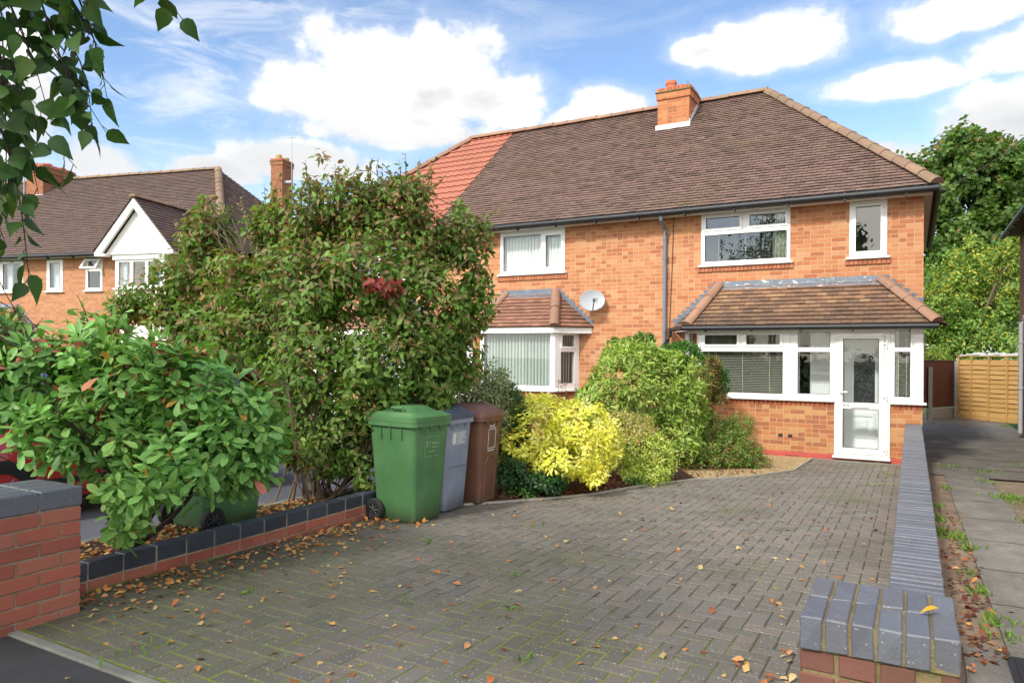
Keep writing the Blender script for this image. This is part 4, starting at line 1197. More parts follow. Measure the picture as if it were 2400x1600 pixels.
ridge_run(mb, (XE-.18, EY-.02, EZ+.05), (-10.72, RY, RZ+.04), .12, .36, seed=9); mb.build('hip_tile', M['ridge_clay'], rl, smooth=True); mb = MB(OL); ridge_run(mb, (-10.74, RY, RZ+.04), (XQ, RY, RZ+.04), .12, .36, seed=10)
mb.build('ridge_tile', M['ridge_clay'], rl, smooth=True)

# ============ far block on the left ============
FB = (-19.854, 11.816, -.3)
hf = thing('house', 'far brown roofed house with white gabled bay window beyond the red car', 'house', FB, math.atan2(.242, .970))
OB = (0, 0, -.3); I4 = Matrix.Identity(4)
mb = MB(OB)
fw = [(-4.3, -2.66, 3.13, 4.05), (-1.8, -1.23, 3.13, 4.05), (-.42, .15, 3.13, 4.05), (1.4, 2.7, 3.1, 3.9)]
panel(mb, -16, 4.0, -.6, 4.06, fw, 0, .11)
mb.build('wall', M['brick_far'], hf); mb = MB(OB)
mb.quad((4, 0, -.6), (4, 7.4, -.6), (4, 7.4, 4.06), (4, 0, 4.06)); mb.quad((-16, 7.4, -.6), (-16, 7.4, 4.06), (4, 7.4, 4.06), (4, 7.4, -.6)); mb.quad((-16, 0, -.6), (-16, 0, 4.06), (-16, 7.4, 4.06), (-16, 7.4, -.6))
mb.build('side_wall', M['brick_far'], hf)
interior(hf, OB, -16, 4, 0, 7.4, rear=2.4)
a = window(hf, OB, I4, -4.3, -2.66, 3.13, 4.02, [(-4.22, -3.52, 3.2, 3.62), (-4.18, -3.56, 3.72, 3.94), (-3.42, -2.74, 3.2, 3.94)], vents=[(-4.18, -3.56, 3.72, 3.94)], glass='glass_up')
window(hf, OB, I4, -1.8, -1.23, 3.13, 4.02, [(-1.7, -1.33, 3.22, 3.93)], glass='glass_up')
b_ = window(hf, OB, I4, -.42, .15, 3.13, 4.02, [(-.35, .08, 3.2, 3.66), (-.35, .08, 3.76, 3.96)], glass='glass_up')
mb = MB(OB); mb.T = Matrix.Translation((0, -.04, 4.0)) @ Matrix.Rotation(R(-32), 4, 'X')
panel(mb, -.44, .13, -.33, 0, [(-.37, .06, -.28, -.05)], -.02, .03)
mb.build('open_light', M['upvc'], b_)
mb = MB(OB)
for (x0, x1, t0, t1) in ((-3.4, -3.2, .1, .3), (-2.95, -2.74, .1, .2), (-1.7, -1.5, .1, .2)):
    mb.box(x0, .12, 3.15, x1, .15, 3.98)
mb.build('curtain', M['net'], a)
fascia(hf, OB, -16, .8, 0); gutter(hf, OB, [(-16, -.33, 4.09), (.78, -.33, 4.09)])
mb = MB(OB); fa = (1.04, 3.7, 7.36)
tile_plane(mb, [(-16, -.32, 4.14), (4.28, -.32, 4.14), fa, (-16, 3.7, 7.36)], w=.2, g=.11, seed=41)
tile_plane(mb, [(4.28, -.32, 4.14), (4.28, 7.7, 4.14), fa], w=.2, g=.11, seed=42)
mb.quad((-16, 7.7, 4.14), (-16, 3.7, 7.36), fa, (4.28, 7.7, 4.14))
# gable over the bay
tile_plane(mb, [(3.30, -.95, 4.02), (3.30, .6, 4.02), (2.03, 1.45, 5.44), (2.03, -.95, 5.44)], w=.2, g=.11, seed=43)
tile_plane(mb, [(.76, .6, 4.02), (.76, -.95, 4.02), (2.03, -.95, 5.44), (2.03, 1.45, 5.44)], w=.2, g=.11, seed=44)
rf = mb.build('roof', M['tile_far'], hf)
mb = MB(OB)
ridge_run(mb, (4.3, -.34, 4.17), (1.04, 3.7, 7.38), .12, .36, seed=11); mb.build('hip_tile', M['ridge'], rf, smooth=True); mb = MB(OB); ridge_run(mb, (1.0, 3.7, 7.38), (-16, 3.7, 7.38), .11, .42, seed=12); mb.build('ridge_tile', M['ridge'], rf, smooth=True); mb = MB(OB); ridge_run(mb, (2.03, -.97, 5.46), (2.03, 1.4, 5.46), .1, .4, seed=13)
mb.build('ridge_tile', M['ridge'], rf, smooth=True)
mb = MB(OB)
for s_ in (-1, 1):          # barge boards
    p0 = (2.03, 5.43); p1 = (2.03+s_*1.27, 4.0); q1 = (2.03+s_*1.02, 4.0); q0 = (2.03, 5.16)
    mb.loft([[(x, -.93, z) for x, z in (p0, p1, q1, q0)], [(x, -.86, z) for x, z in (p0, p1, q1, q0)]])
mb.box(.8, -.925, 3.93, 1.12, -.70, 4.0); mb.box(2.94, -.925, 3.93, 3.26, -.70, 4.0)
mb.build('bargeboard', M['white_paint'], hf)
mb = MB(OB)
mb.loft([[(x, -.78, z) for x, z in ((1.0, 3.98), (3.06, 3.98), (2.03, 5.18))], [(x, -.70, z) for x, z in ((1.0, 3.98), (3.06, 3.98), (2.03, 5.18))]])
mb.box(1.2, -.74, 3.85, 2.86, -.0, 3.975)
mb.box(1.25, -.68, -.6, 2.84, -.001, 3.06)
mb.build('render', M['render'], hf)
TS = frame_T(2.80, -.68, PI/2)
gb = window(hf, OB, frame_T(0, -.68, 0), 1.25, 2.80, 3.1, 3.85, [(1.36, 1.72, 3.16, 3.79), (1.82, 2.2, 3.16, 3.79), (2.3, 2.70, 3.16, 3.79)], name='bay_window', glass='glass_up')
window(hf, OB, TS, 0.0, .68, 3.1, 3.85, [(.1, .58, 3.16, 3.79)], name='bay_window', glass='glass_up')
mb = MB(OB)
for (x0, x1) in ((1.36, 1.52), (2.58, 2.72)):
    for i in range(5):
        u = x0+(x1-x0)*i/5; mb.tube([(u, -.55, 3.12), (u+.02*(1 if x0 < 2 else -1), -.56, 3.84)], .022, 6)
mb.build('curtain', M['net'], gb)
cf = chimney(rf, OB, -5.9, -5.19, 2.85, 4.1, 6.6, 7.72, [(-5.72, 3.05, .12, .08), (-5.5, 3.3, .14, .12), (-5.45, 3.8, .13, .1)], m='brick_chim_far')
mb = MB(OB); mb.box(-5.95, 2.80, 6.5, -5.15, 2.86, 6.68)
for i in range(6): mb.box(-5.189, 2.9+i*.13, 6.6+i*.105-.06, -5.17, 3.03+i*.13, 6.6+i*.105+.11)
mb.build('flashing', M['lead_white'], cf)
mb = MB(OB); mb.tube([(-6.05, 2.9, 6.0), (-6.05, 2.9, 8.6)], .02, 6); mb.tube([(-6.35, 2.9, 8.5), (-5.75, 2.9, 8.5)], .008, 5)
mb.build('aerial', M['dish'], cf)
mb = MB(OB)
tile_plane(mb, [(-6.2, -.8, 1.95), (-2.78, -.8, 1.95), (-2.9, -.01, 2.7), (-5.8, -.01, 2.7)], w=.2, g=.11, seed=45)
tile_plane(mb, [(-2.78, -.8, 1.95), (-2.2, -.01, 1.95), (-2.9, -.01, 2.7)], w=.2, g=.11, seed=46)
br = mb.build('bay_roof', M['tile_far'], hf)
mb = MB(OB); ridge_run(mb, (-2.78, -.82, 1.98), (-2.9, -.02, 2.74), .1, .4, seed=15); mb.build('hip_tile', M['ridge_clay'], br, smooth=True)
mb = MB(OB); flashing_steps(mb, (-2.2, 2.0), (-2.88, 2.74), 9, .14); mb.box(-5.8, -.06, 2.68, -2.95, -.003, 2.78); mb.build('flashing', M['lead_painted'], br)
mb = MB(OB); panel(mb, -5.9, -2.5, 1.85, 1.94, [], -.72, -.6); panel(mb, -5.9, -2.5, -.6, .7, [], -.7, -.6); mb.build('bay_fascia', M['white_paint'], hf)
window(hf, OB, frame_T(0, -.7, 0), -5.9, -2.5, .72, 1.85, [(-5.8, -4.3, .8, 1.78), (-4.2, -2.6, .8, 1.78)], name='bay_window')
window(hf, OB, I4, -.6, .9, .7, 1.9, [(-.52, .1, .8, 1.82), (.2, .82, .8, 1.82)])

# ============ house behind with a tall chimney ============
hb = thing('house', 'distant house showing only its tall brick chimney above the tall shrub', 'house', (-23.0, 21.4, -.3), R(14))
OH = (0, 0, -.3)
mb = MB(OH); mb.box(-5, 0, -.6, 5, 7, 5.2); mb.build('wall', M['brick_far'], hb)
mb = MB(OH); tile_plane(mb, [(-5.3, -.3, 5.2), (5.3, -.3, 5.2), (5.3, 3.5, 7.7), (-5.3, 3.5, 7.7)], w=.3, g=.2, seed=51)
mb.quad((-5.3, 7.3, 5.2), (-5.3, 3.5, 7.7), (5.3, 3.5, 7.7), (5.3, 7.3, 5.2)); mb.face([(-5, 0, 5.2), (-5, 7, 5.2), (-5, 3.5, 7.65)]); mb.face([(5, 0, 5.2), (5, 3.5, 7.65), (5, 7, 5.2)])
rb = mb.build('roof', M['tile_far'], hb)
mb = MB(OH); panel(mb, -3, -1.5, 3.2, 4.4, [(-2.9, -1.6, 3.3, 4.3)], -.03, -.001); panel(mb, 1.5, 3, 3.2, 4.4, [(1.6, 2.9, 3.3, 4.3)], -.03, -.001); mb.build('window', M['upvc'], hb)
cb = chimney(rb, OH, -.75, -.2, .3, 1.1, 6.2, 9.62, [(-.5, .5, .13, .2), (-.4, .9, .13, .16)], potm='pot_buff', m='brick_chim_far')
mb = MB(OH); mb.tube([(.12, .5, 8.3), (.12, .5, 10.6)], .014, 5); mb.box(-.2, .45, 8.6, .14, .52, 8.7); mb.box(-.1, .48, 10.5, .3, .52, 10.53); mb.build('aerial', M['dish'], cb)

# ============ neighbour on the right ============
hn = thing('house', 'dull red brick house side wall at the right edge with a pale grey pipe', 'house', (4.0, 14, -.3))
ON = (4.0, 14, -.3)
mb = MB(ON)
mb.quad((2.2, 8, -.6), (2.2, 20.6, -.6), (2.2, 20.6, 4.35), (2.2, 8, 4.35)); mb.quad((2.2, 20.6, -.6), (8, 20.6, -.6), (8, 20.6, 4.35), (2.2, 20.6, 4.35)); mb.quad((2.2, 8, -.6), (2.2, 8, 4.35), (8, 8, 4.35), (8, 8, -.6)); mb.quad((8, 8, -.6), (8, 8, 4.35), (8, 20.6, 4.35), (8, 20.6, -.6))
mb.build('wall', M['brick_dull'], hn)
mb = MB(ON)
tile_plane(mb, [(1.93, 21.0, 4.4), (1.93, 7.6, 4.4), (5.1, 11, 7.3), (5.1, 17.6, 7.3)], w=.3, g=.2, seed=61)
mb.face([(1.93, 21, 4.39), (8.3, 21, 4.39), (5.1, 17.6, 7.3)]); mb.face([(1.93, 7.6, 4.39), (5.1, 11, 7.3), (8.3, 7.6, 4.39)]); mb.quad((8.3, 7.6, 4.39), (5.1, 11, 7.3), (5.1, 17.6, 7.3), (8.3, 21, 4.39)); mb.quad((1.95, 7.6, 4.36), (8.3, 7.6, 4.36), (8.3, 21, 4.36), (1.95, 21, 4.36))
mb.build('roof', M['tile_far'], hn)
gutter(hn, ON, [(1.9, 7.7, 4.36), (1.9, 21.05, 4.36)], r=.06)
mb = MB(ON)
mb.tube([(2.2, 19.0, 2.3), (2.1, 19.0, 2.32), (2.06, 19.0, 2.2), (2.06, 19.0, -.2)], .045, 10)
for z in (1.75, .75): mb.tube([(2.06, 19.0, z), (2.06, 19.0, z+.05)], .058, 10)
mb.build('downpipe', M['pipe_grey'], hn, smooth=True)
mb = MB(ON); mb.tube([(2.19, 17.6, 1.0), (2.12, 17.9, .2), (2.1, 18.3, -.22), (2.17, 18.8, -.27)], .03, 8); mb.build('waste_pipe', M['dark_trim'], hn, smooth=True)
# ---------------------------------------------------------------- ground sheets
def sheet(name, poly, dz, m, kind='structure', parent=None, thick=0.0, label=None, cat=None):
    """outline (x, y) laid on the sloping plot, dz above it"""
    b = bmesh.new()
    f = b.faces.new([b.verts.new((x, y, 0)) for x, y in poly])
    for yy in (2.2, 14.0):
        g = b.verts[:] + b.edges[:] + b.faces[:]
        bmesh.ops.bisect_plane(b, geom=g, plane_co=(0, yy, 0), plane_no=(0, 1, 0))
    bmesh.ops.triangulate(b, faces=b.faces[:])
    if thick:
        r = bmesh.ops.extrude_face_region(b, geom=b.faces[:])
        for v in [e for e in r['geom'] if isinstance(e, bmesh.types.BMVert)]: v.co.z -= thick
    for v in b.verts: v.co.z += gz(v.co.y) + dz
    bmesh.ops.recalc_face_normals(b, faces=b.faces[:])
    if not thick:
        for f in b.faces:
            if f.normal.z < 0: f.normal_flip()
    me = bpy.data.meshes.new(name); b.to_mesh(me); b.free()
    me.materials.append(m)
    o = bpy.data.objects.new(name, me); COL.objects.link(o)
    return tag(o, label, cat, None, kind)

sheet('ground', [(-260, -200), (260, -200), (260, 300), (-260, 300)], -.15, M['grassground'])
sheet('road', [(-120, -9), (120, -9), (120, -2.0), (-120, -2.0)], -.13, M['asphalt'])
sheet('pavement', [(-120, -2.0), (120, -2.0), (120, 1.93), (-120, 1.93)], 0.0, M['asphalt'], thick=.12)
mb = MB(); mb.cbox(-4.6, 1.93, -.06, .2, 1.99, .012, .008); tag(mb.build('kerb', M['kerb']), kind='structure')
# block paving, 90 degree herringbone
CURVE = [(-4.55, 6.0), (-3.95, 6.08), (-3.66, 6.5), (-3.34, 7.0), (-3.13, 7.36), (-2.855, 8.29), (-2.43, 9.27), (-1.9, 9.95), (-1.48, 10.96), (-1.43, 12.8)]
DRIVE = [(-.088, 1.99), (-.088, 12.79)] + CURVE[::-1] + [(-4.55, 5.35), (-4.335, 5.35), (-4.335, 1.99)]
def inside(poly, x, y):
    c = False
    for i in range(len(poly)):
        (x1, y1), (x2, y2) = poly[i], poly[(i+1) % len(poly)]
        if (y1 > y) != (y2 > y) and x < (x2-x1)*(y-y1)/(y2-y1)+x1: c = not c
    return c
mb = MB(); rr = random.Random(5)
def block(x0, y0, x1, y1):
    g = .0032; c = .005
    cx, cy = (x0+x1)/2, (y0+y1)/2
    if not inside(DRIVE, cx, cy): return
    x0 += g; x1 -= g; y0 += g; y1 -= g
    x0, x1 = max(x0, -4.33), min(x1, -.09); y0, y1 = max(y0, 1.992), min(y1, 12.79)
    if x1-x0 < .02 or y1-y0 < .02: return
    h = rr.uniform(-.0015, .0018); tx, ty = rr.uniform(-.02, .02), rr.uniform(-.014, .014)
    zz = lambda x, y, d: gz(y) + .012 + h + tx*(x-cx) + ty*(y-cy) - d
    o = [(x0, y0), (x1, y0), (x1, y1), (x0, y1)]; i_ = [(x0+c, y0+c), (x1-c, y0+c), (x1-c, y1-c), (x0+c, y1-c)]
    b = len(mb.v)
    for x, y in i_: mb.p((x, y, zz(x, y, 0)))
    for x, y in o: mb.p((x, y, zz(x, y, .0035)))
    for x, y in o: mb.p((x, y, zz(x, y, .02)))
    mb.f.append([b, b+1, b+2, b+3])
    for k in range(4):
        n = (k+1) % 4
        mb.f.append([b+4+k, b+4+n, b+n, b+k]); mb.f.append([b+8+k, b+8+n, b+4+n, b+4+k])
    mb.m += [0]*9
for i in range(-48, 1):
    for j in range(18, 130):
        k = (i-j) % 4
        x, y = i*.1, j*.1
        if k == 0: block(x, y, x+.2, y+.1)
        elif k == 2: block(x, y-.1, x+.1, y+.1)
dr = tag(mb.build('driveway', M['paver'], recalc=False), kind='structure')
sheet('paving_joints', DRIVE, .0085, M['joint'])
mb = MB()           # drain channel along the porch
mb.box(-1.43, 12.68, -.275, -.09, 12.78, -.243)
tag(mb.build('drainage_channel', M['kerb']), 'narrow pale drainage channel between the drive and the porch wall', 'drain')
# thin edging along the curve
mb = MB()
for (a, b) in zip(CURVE, CURVE[1:]):
    d = Vector((b[0]-a[0], b[1]-a[1])).normalized(); n = Vector((-d.y, d.x))*.014
    za, zb = gz(a[1]), gz(b[1])
    mb.loft([[(a[0]-n.x, a[1]-n.y, za-.03), (a[0]+n.x, a[1]+n.y, za-.03), (a[0]+n.x, a[1]+n.y, za+.03), (a[0]-n.x, a[1]-n.y, za+.03)],
             [(b[0]-n.x, b[1]-n.y, zb-.03), (b[0]+n.x, b[1]+n.y, zb-.03), (b[0]+n.x, b[1]+n.y, zb+.03), (b[0]-n.x, b[1]-n.y, zb+.03)]])
tag(mb.build('edging_strip', M['conc_post']), 'thin curved edging strip between the drive and the shrub bed', 'edging')
sheet('flower_bed', [(-4.44, 5.36), (-4.56, 5.36)] + CURVE[:-3] + [(-3.0, 10.3), (-3.1, 13.36), (-9.4, 13.36), (-9.4, 12.2), (-5.25, 12.2), (-5.25, 5.36)], .02, M['soil'])
sheet('gravel', CURVE[-4:] + [(-1.43, 12.79), (-3.5, 13.2), (-3.1, 13.0), (-3.0, 10.3)], .023, M['gravel'])
sheet('planting_strip', [(-5.25, 1.94), (-4.44, 1.94), (-4.44, 5.36), (-5.25, 5.36)], .075, M['soil'], thick=.1)
mb = MB()
for k in range(11):
    y = 1.95+k*.92; z = gz(y+.45)
    mb.cbox(-5.33, y, z-.06, -5.255, y+.91, z+.085, .008)
tag(mb.build('kerb', M['kerb']), kind='structure')
sheet('neighbour_driveway', [(-5.335, 1.94), (-5.335, 12.2), (-9.3, 12.2), (-9.3, 1.94)], .0, M['asphalt_drive'])
# right-hand side
sheet('soil_strip', [(.13, 3.0), (.46, 3.0), (.43, 12.4), (.13, 12.8)], -.02, M['sandy'])
sheet('path', [(.44, 4.5), (.97, 4.5), (.94, 12.0), (.41, 12.0)], -.005, M['concrete_lane'], thick=.04)
sheet('footway', [(.20, 1.94), (3.0, 1.94), (3.0, 4.46), (.24, 4.46)], -.006, M['concrete'], thick=.03)
sheet('yard', [(.2, 12.05), (2.2, 12.05), (2.2, 24.5), (.2, 24.5)], -.012, M['concrete'])
sheet('side_ground', [(.972, 4.47), (3.6, 4.47), (2.2, 12.04), (.945, 12.04)], -.03, M['sandy'])
# cut joints in the concrete
mb = MB()
for y in (5.35, 6.3, 7.4, 8.5, 9.7, 10.9): mb.box(.42, y, gz(y)-.004, .97, y+.012, gz(y)-.0035)
for y in (12.04, 13.2, 14.6, 16.2, 18): mb.box(.25, y, gz(y)-.0105, 2.2, y+.015, gz(y)-.009)
for x in (.8, 1.5): mb.box(x, 12.06, gz(14)-.0105, x+.02, 20, gz(14)-.009) if False else None
o = mb.build('path_joints', M['soil']); tag(o, kind='structure')

# ---------------------------------------------------------------- brick piers and walls
def brick_stack(mb, x0, y0, x1, y1, z0, z1, bh=.075, seed=0):
    """courses of single bricks round a mortar core"""
    r_ = random.Random(seed); n = round((z1-z0)/bh); h = (z1-z0)/n
    for k in range(n):
        za, zb = z0+k*h+.005, z0+(k+1)*h-.005
        def run(a, b, horiz, p, q):
            L = b-a; off = (.112 if k % 2 else .225); u = a
            first = True
            while u < b-.02:
                w_ = off if first else .225
                if b-(u+w_) < .05: w_ = b-u
                first = False
                w_ = min(w_, b-u)
                e = r_.uniform(-.0015, .0015)
                if horiz: mb.cbox(u+.005, p+e, za, u+w_-.005, q+e, zb, .004, .0012)
                else: mb.cbox(p+e, u+.005, za, q+e, u+w_-.005, zb, .004, .0012)
                u += w_
        run(y0+.004, y1-.004 if False else y1, False, x1-.1, x1); run(y0, y1, False, x0, x0+.1)
        run(x0+.106, x1-.106, True, y0, y0+.1); run(x0+.106, x1-.106, True, y1-.1, y1)

# right pier
pr = thing('gate_pier', 'short brick gate pier capped with two rows of blue bricks, at the bottom right', 'gate pier', (-.088, 2.58, 0))
OP = (-.088, 2.58, 0)
mb = MB(OP); brick_stack(mb, -.30, 2.37, .124, 2.79, -.03, .55, seed=2); mb.build('brickwork', loose_brick('grimy pier brick', [(.15,.065,.05), (.17,.07,.052), (.13,.058,.046)], gs=0.85), pr)
mb = MB(OP); mb.box(-.291, 2.379, -.1, .115, 2.781, .552); mb.box(-.2975, 2.3665, .5525, .1205, 2.789, .644); mb.build('mortar', M['mortar_mossy'], pr)
mb = MB(OP); rr = random.Random(3)
for i in range(6):
    a = -.302+.428*i/6; b = -.302+.428*(i+1)/6
    for (y0, y1) in ((2.362, 2.574), (2.581, 2.795)):
        j = rr.uniform(-.004, .004)
        mb.cbox(a+.0035, y0+j*.5, .552, b-.0035, y1+j*.5, .652+j*.6, .0045, .003)
mb.build('coping', M['blue_brick'], pr)
# left pier
pl = thing('gate_pier', 'red brick gate pier with flat blue brick cap, left of the drive', 'gate pier', (-4.22, 2.0, 0))
OPl = (-4.22, 2.0, 0)
mb = MB(OPl); brick_stack(mb, -4.45, 1.74, -4.0, 2.30, -.03, .595, seed=4); mb.build('brickwork', M['pier_brick'], pl)
mb = MB(OPl); mb.box(-4.441, 1.749, -.1, -4.009, 2.291, .688); mb.build('mortar', M['mortar'], pl)
mb = MB(OPl)
y = 2.302
for w_ in (.225, .225, .12):
    for (xa, xb) in ((-4.108, -3.998), (-4.22, -4.114), (-4.332, -4.226), (-4.452, -4.338)): mb.cbox(xa, y-w_+.006, .60, xb, y-.002, .702+rr.uniform(-.002, .002), .006, .0015)
    y -= w_
mb.build('coping', M['blue_low'] if False else M['blue_brick'], pl)
# low wall beside the drive
lw = thing('low_wall', 'low red brick edging wall with dark blue brick top beside the drive', 'wall', (-4.385, 3.8, 0))
OLW = (-4.385, 3.8, 0)
mb = MB(OLW); r_ = random.Random(8)
for k, (za, zb) in enumerate(((-.014, .054), (-.09, -.022), (-.165, -.097))):
    y = 2.302-(.11 if k % 2 else 0)
    while y < 5.34:
        yb = min(y+.225, 5.345)
        if y > 2.0: mb.cbox(-4.44, max(y, 2.302)+.005, za, -4.332+r_.uniform(-.002, .002), yb-.005, zb, .004, .0012)
        y += .225
mb.build('brickwork', M['pier_brick'], lw)
mb = MB(OLW); mb.box(-4.434, 2.303, -.2, -4.337, 5.34, .158); mb.build('mortar', M['mortar'], lw)
mb = MB(OLW); y = 2.305
while y < 5.3:
    mb.cbox(-4.445, y+.004, .063, -4.33+r_.uniform(-.002, .002), y+.221, .166+r_.uniform(-.002, .002), .007, .0015); y += .225
mb.build('coping', M['blue_low'], lw)
# long boundary wall on the right
bw = thing('boundary_wall', 'long low boundary wall with blue brick coping running to the house corner', 'wall', (.025, 8, -.2))
OBW = (.025, 8, -.2)
mb = MB(OBW); mb.box(-.083, 2.80, -.45, .13, 12.79, .292); mb.build('brickwork', brick_mat('boundary brick', [(.34,.085,.05), (.38,.10,.055), (.30,.07,.045)], (.30,.26,.20), .1), bw)
mb = MB(OBW); mb.box(-.081, 2.802, .2925, .128, 12.79, .389); mb.build('mortar', mortar_mat('dark joint mortar', (.035,.035,.035), .2), bw)
mb = MB(OBW); y = 2.803; r_ = random.Random(9)
while y < 12.76:
    mb.cbox(-.088+r_.uniform(-.002, .002), y+.005, .295, .134+r_.uniform(-.002, .002), y+.070, .40+r_.uniform(-.0025, .0025), .005, .0012); y += .075
mb.build('coping', M['blue_brick'], bw)
# manhole cover
mh = thing('manhole_cover', 'dark iron inspection cover set in the concrete beside the pier', 'manhole cover', (.66, 4.1, gz(4.1)))
mb = MB(); mb.box(-.24, -.26, -.008, .24, .26, .0005)
panel(mb, -.1, .1, -.1, .1, [], 0, .01) if False else None
mb.build('frame', M['dark_trim'], mh)
mb = MB(); mb.cbox(-.21, -.23, -.004, .21, .23, .005, .003)
for i in range(6):
    for j in range(6): mb.box(-.19+i*.066, -.21+j*.072, .0045, -.15+i*.066, -.165+j*.072, .008)
mb.build('lid', M['dark_trim'], mh)

# ---------------------------------------------------------------- fences at the end of the side yard
def lap_fence(name, label, A, B, h, m, horizontal=True, z0=-.3, board=True):
    d = Vector((B[0]-A[0], B[1]-A[1], 0)); L = d.length
    o = thing(name, label, 'fence', (A[0], A[1], z0), math.atan2(d.y, d.x))
    mb = MB()
    if horizontal:
        n = int((h-.15)/.125)
        for k in range(n):
            z = .15+k*.125; wv = .010*math.sin(k*1.7)
            mb.loft([[(u, -.028+wv*s_, z-.008*(s_ < 0)), (u, -.012+wv*s_, z-.008*(s_ < 0)), (u, .012, z+.14), (u, .002, z+.14)] for u, s_ in ((0, 1), (L*.13, -1), (L*.36, 1), (L*.62, -1), (L*.88, 1), (L, -1))])
    else:
        n = int(L/.11)
        for k in range(n):
            u = L*k/n; mb.loft([[(u, 0, .32), (u+L/n*1.08, -.012, .32), (u+L/n*1.08, .0, .32), (u, .01, .32)], [(u, 0, h), (u+L/n*1.08, -.012, h), (u+L/n*1.08, 0, h), (u, .01, h)]])
    mb.build('boards', m, o)
    mb = MB()
    if horizontal:
        for u in (.02, L*.22, L*.5, L*.78, L-.02): mb.cbox(u-.022, -.055, .02, u+.022, -.02, h-.005, .004)
        mb.cbox(0, -.06, h-.004, L, .03, h+.025, .005); mb.cbox(0, -.04, .0, L, .0, .15, .005)
    else:
        mb.cbox(0, -.03, h+.001, L, .03, h+.03, .005)
        for z in (.5, 1.0, 1.45): mb.box(0, .012, z, L, .045, z+.04)
    mb.build('battens', m, o)
    return o
lap_fence('timber_fence', 'golden woven timber fence panel at the end of the side yard', (1.16, 24.0), (2.52, 22.75), 1.76, M['fence_light'])
f2 = lap_fence('timber_fence', 'dark red brown fence panel beside the house corner', (.2, 22.75), (1.06, 24.15), 1.62, M['fence_dark'], False)
mb = MB(); mb.box(.28, -.03, 0, 1.6, .02, .3); mb.build('gravel_board', M['conc_post'], f2)
for (x, y, h, lb) in ((.44, 23.0, 1.45, 'concrete fence post in front of the dark red brown panel'), (1.10, 24.03, 1.62, 'concrete fence post between the dark and golden fence panels')):
    mb = MB((x, y, -.3)); mb.cbox(x-.05, y-.05, -.32, x+.05, y+.05, -.3+h, .01)
    o = mb.build('fence_post', M['conc_post']); o.location = (x, y, -.3); tag(o, lb, 'post', 'concrete fence posts')
mb = MB(); r_ = random.Random(4)
for k in range(9):
    x = 1.2+k*.15; y = 24.25-k*.10; mb.cbox(x, y, 1.44+.02*(k % 3), x+.3, y+.5, 1.5+.03*(k % 3), .02, .01)
o = mb.build('tarpaulin', simple('crumpled pale sheet', (.5,.55,.56), .5, .2, 9)); tag(o, 'crumpled pale sheet lying along the top of the golden fence', 'sheet')
mb = MB(); mb.tube([(.35, 13.3, 4.05), (1.2, 13.6, 4.6), (6.0, 15, 9.0)], .008, 5)
tag(mb.build('overhead_cable', M['black']), 'thin dark cable rising from the house corner past the trees', 'cable')
# ---------------------------------------------------------------- wheelie bins
def rrect(hx, hy, r, n=4, cx=0, cy=0):
    pts = []
    for (sx, sy, a0) in ((1, 1, 0), (-1, 1, 90), (-1, -1, 180), (1, -1, 270)):
        for k in range(n+1):
            a = R(a0+90*k/n); pts.append((cx+sx*(hx-r)+r*math.cos(a), cy+sy*(hy-r)+r*math.sin(a)))
    return pts
def wheel(mb, c, r, w, spokes, rimmb):
    """axis along local y"""
    mb.lathe([(r*.62, -w/2+.004), (r*.93, -w/2), (r, -w/2+.012), (r, w/2-.012), (r*.93, w/2), (r*.62, w/2-.004), (r*.62, -w/2+.004)], c, 'y', 28, False)
    rimmb.lathe([(r*.63, -w/2+.012), (r*.5, -w/2+.016), (r*.48, w/2-.02), (r*.63, w/2-.016), (r*.1, w/2-.018)], c, 'y', 24, False)
    rimmb.lathe([(r*.16, -w/2-.002), (r*.2, -w/2+.004), (r*.2, w/2-.01)], c, 'y', 12)
    for k in range(spokes):
        a = 2*PI*k/spokes
        p0 = (c[0]+r*.15*math.cos(a), c[1]-w/2+.010, c[2]+r*.15*math.sin(a)); p1 = (c[0]+r*.56*math.cos(a), c[1]-w/2+.016, c[2]+r*.56*math.sin(a))
        rimmb.tube([p0, p1], .009, 6)
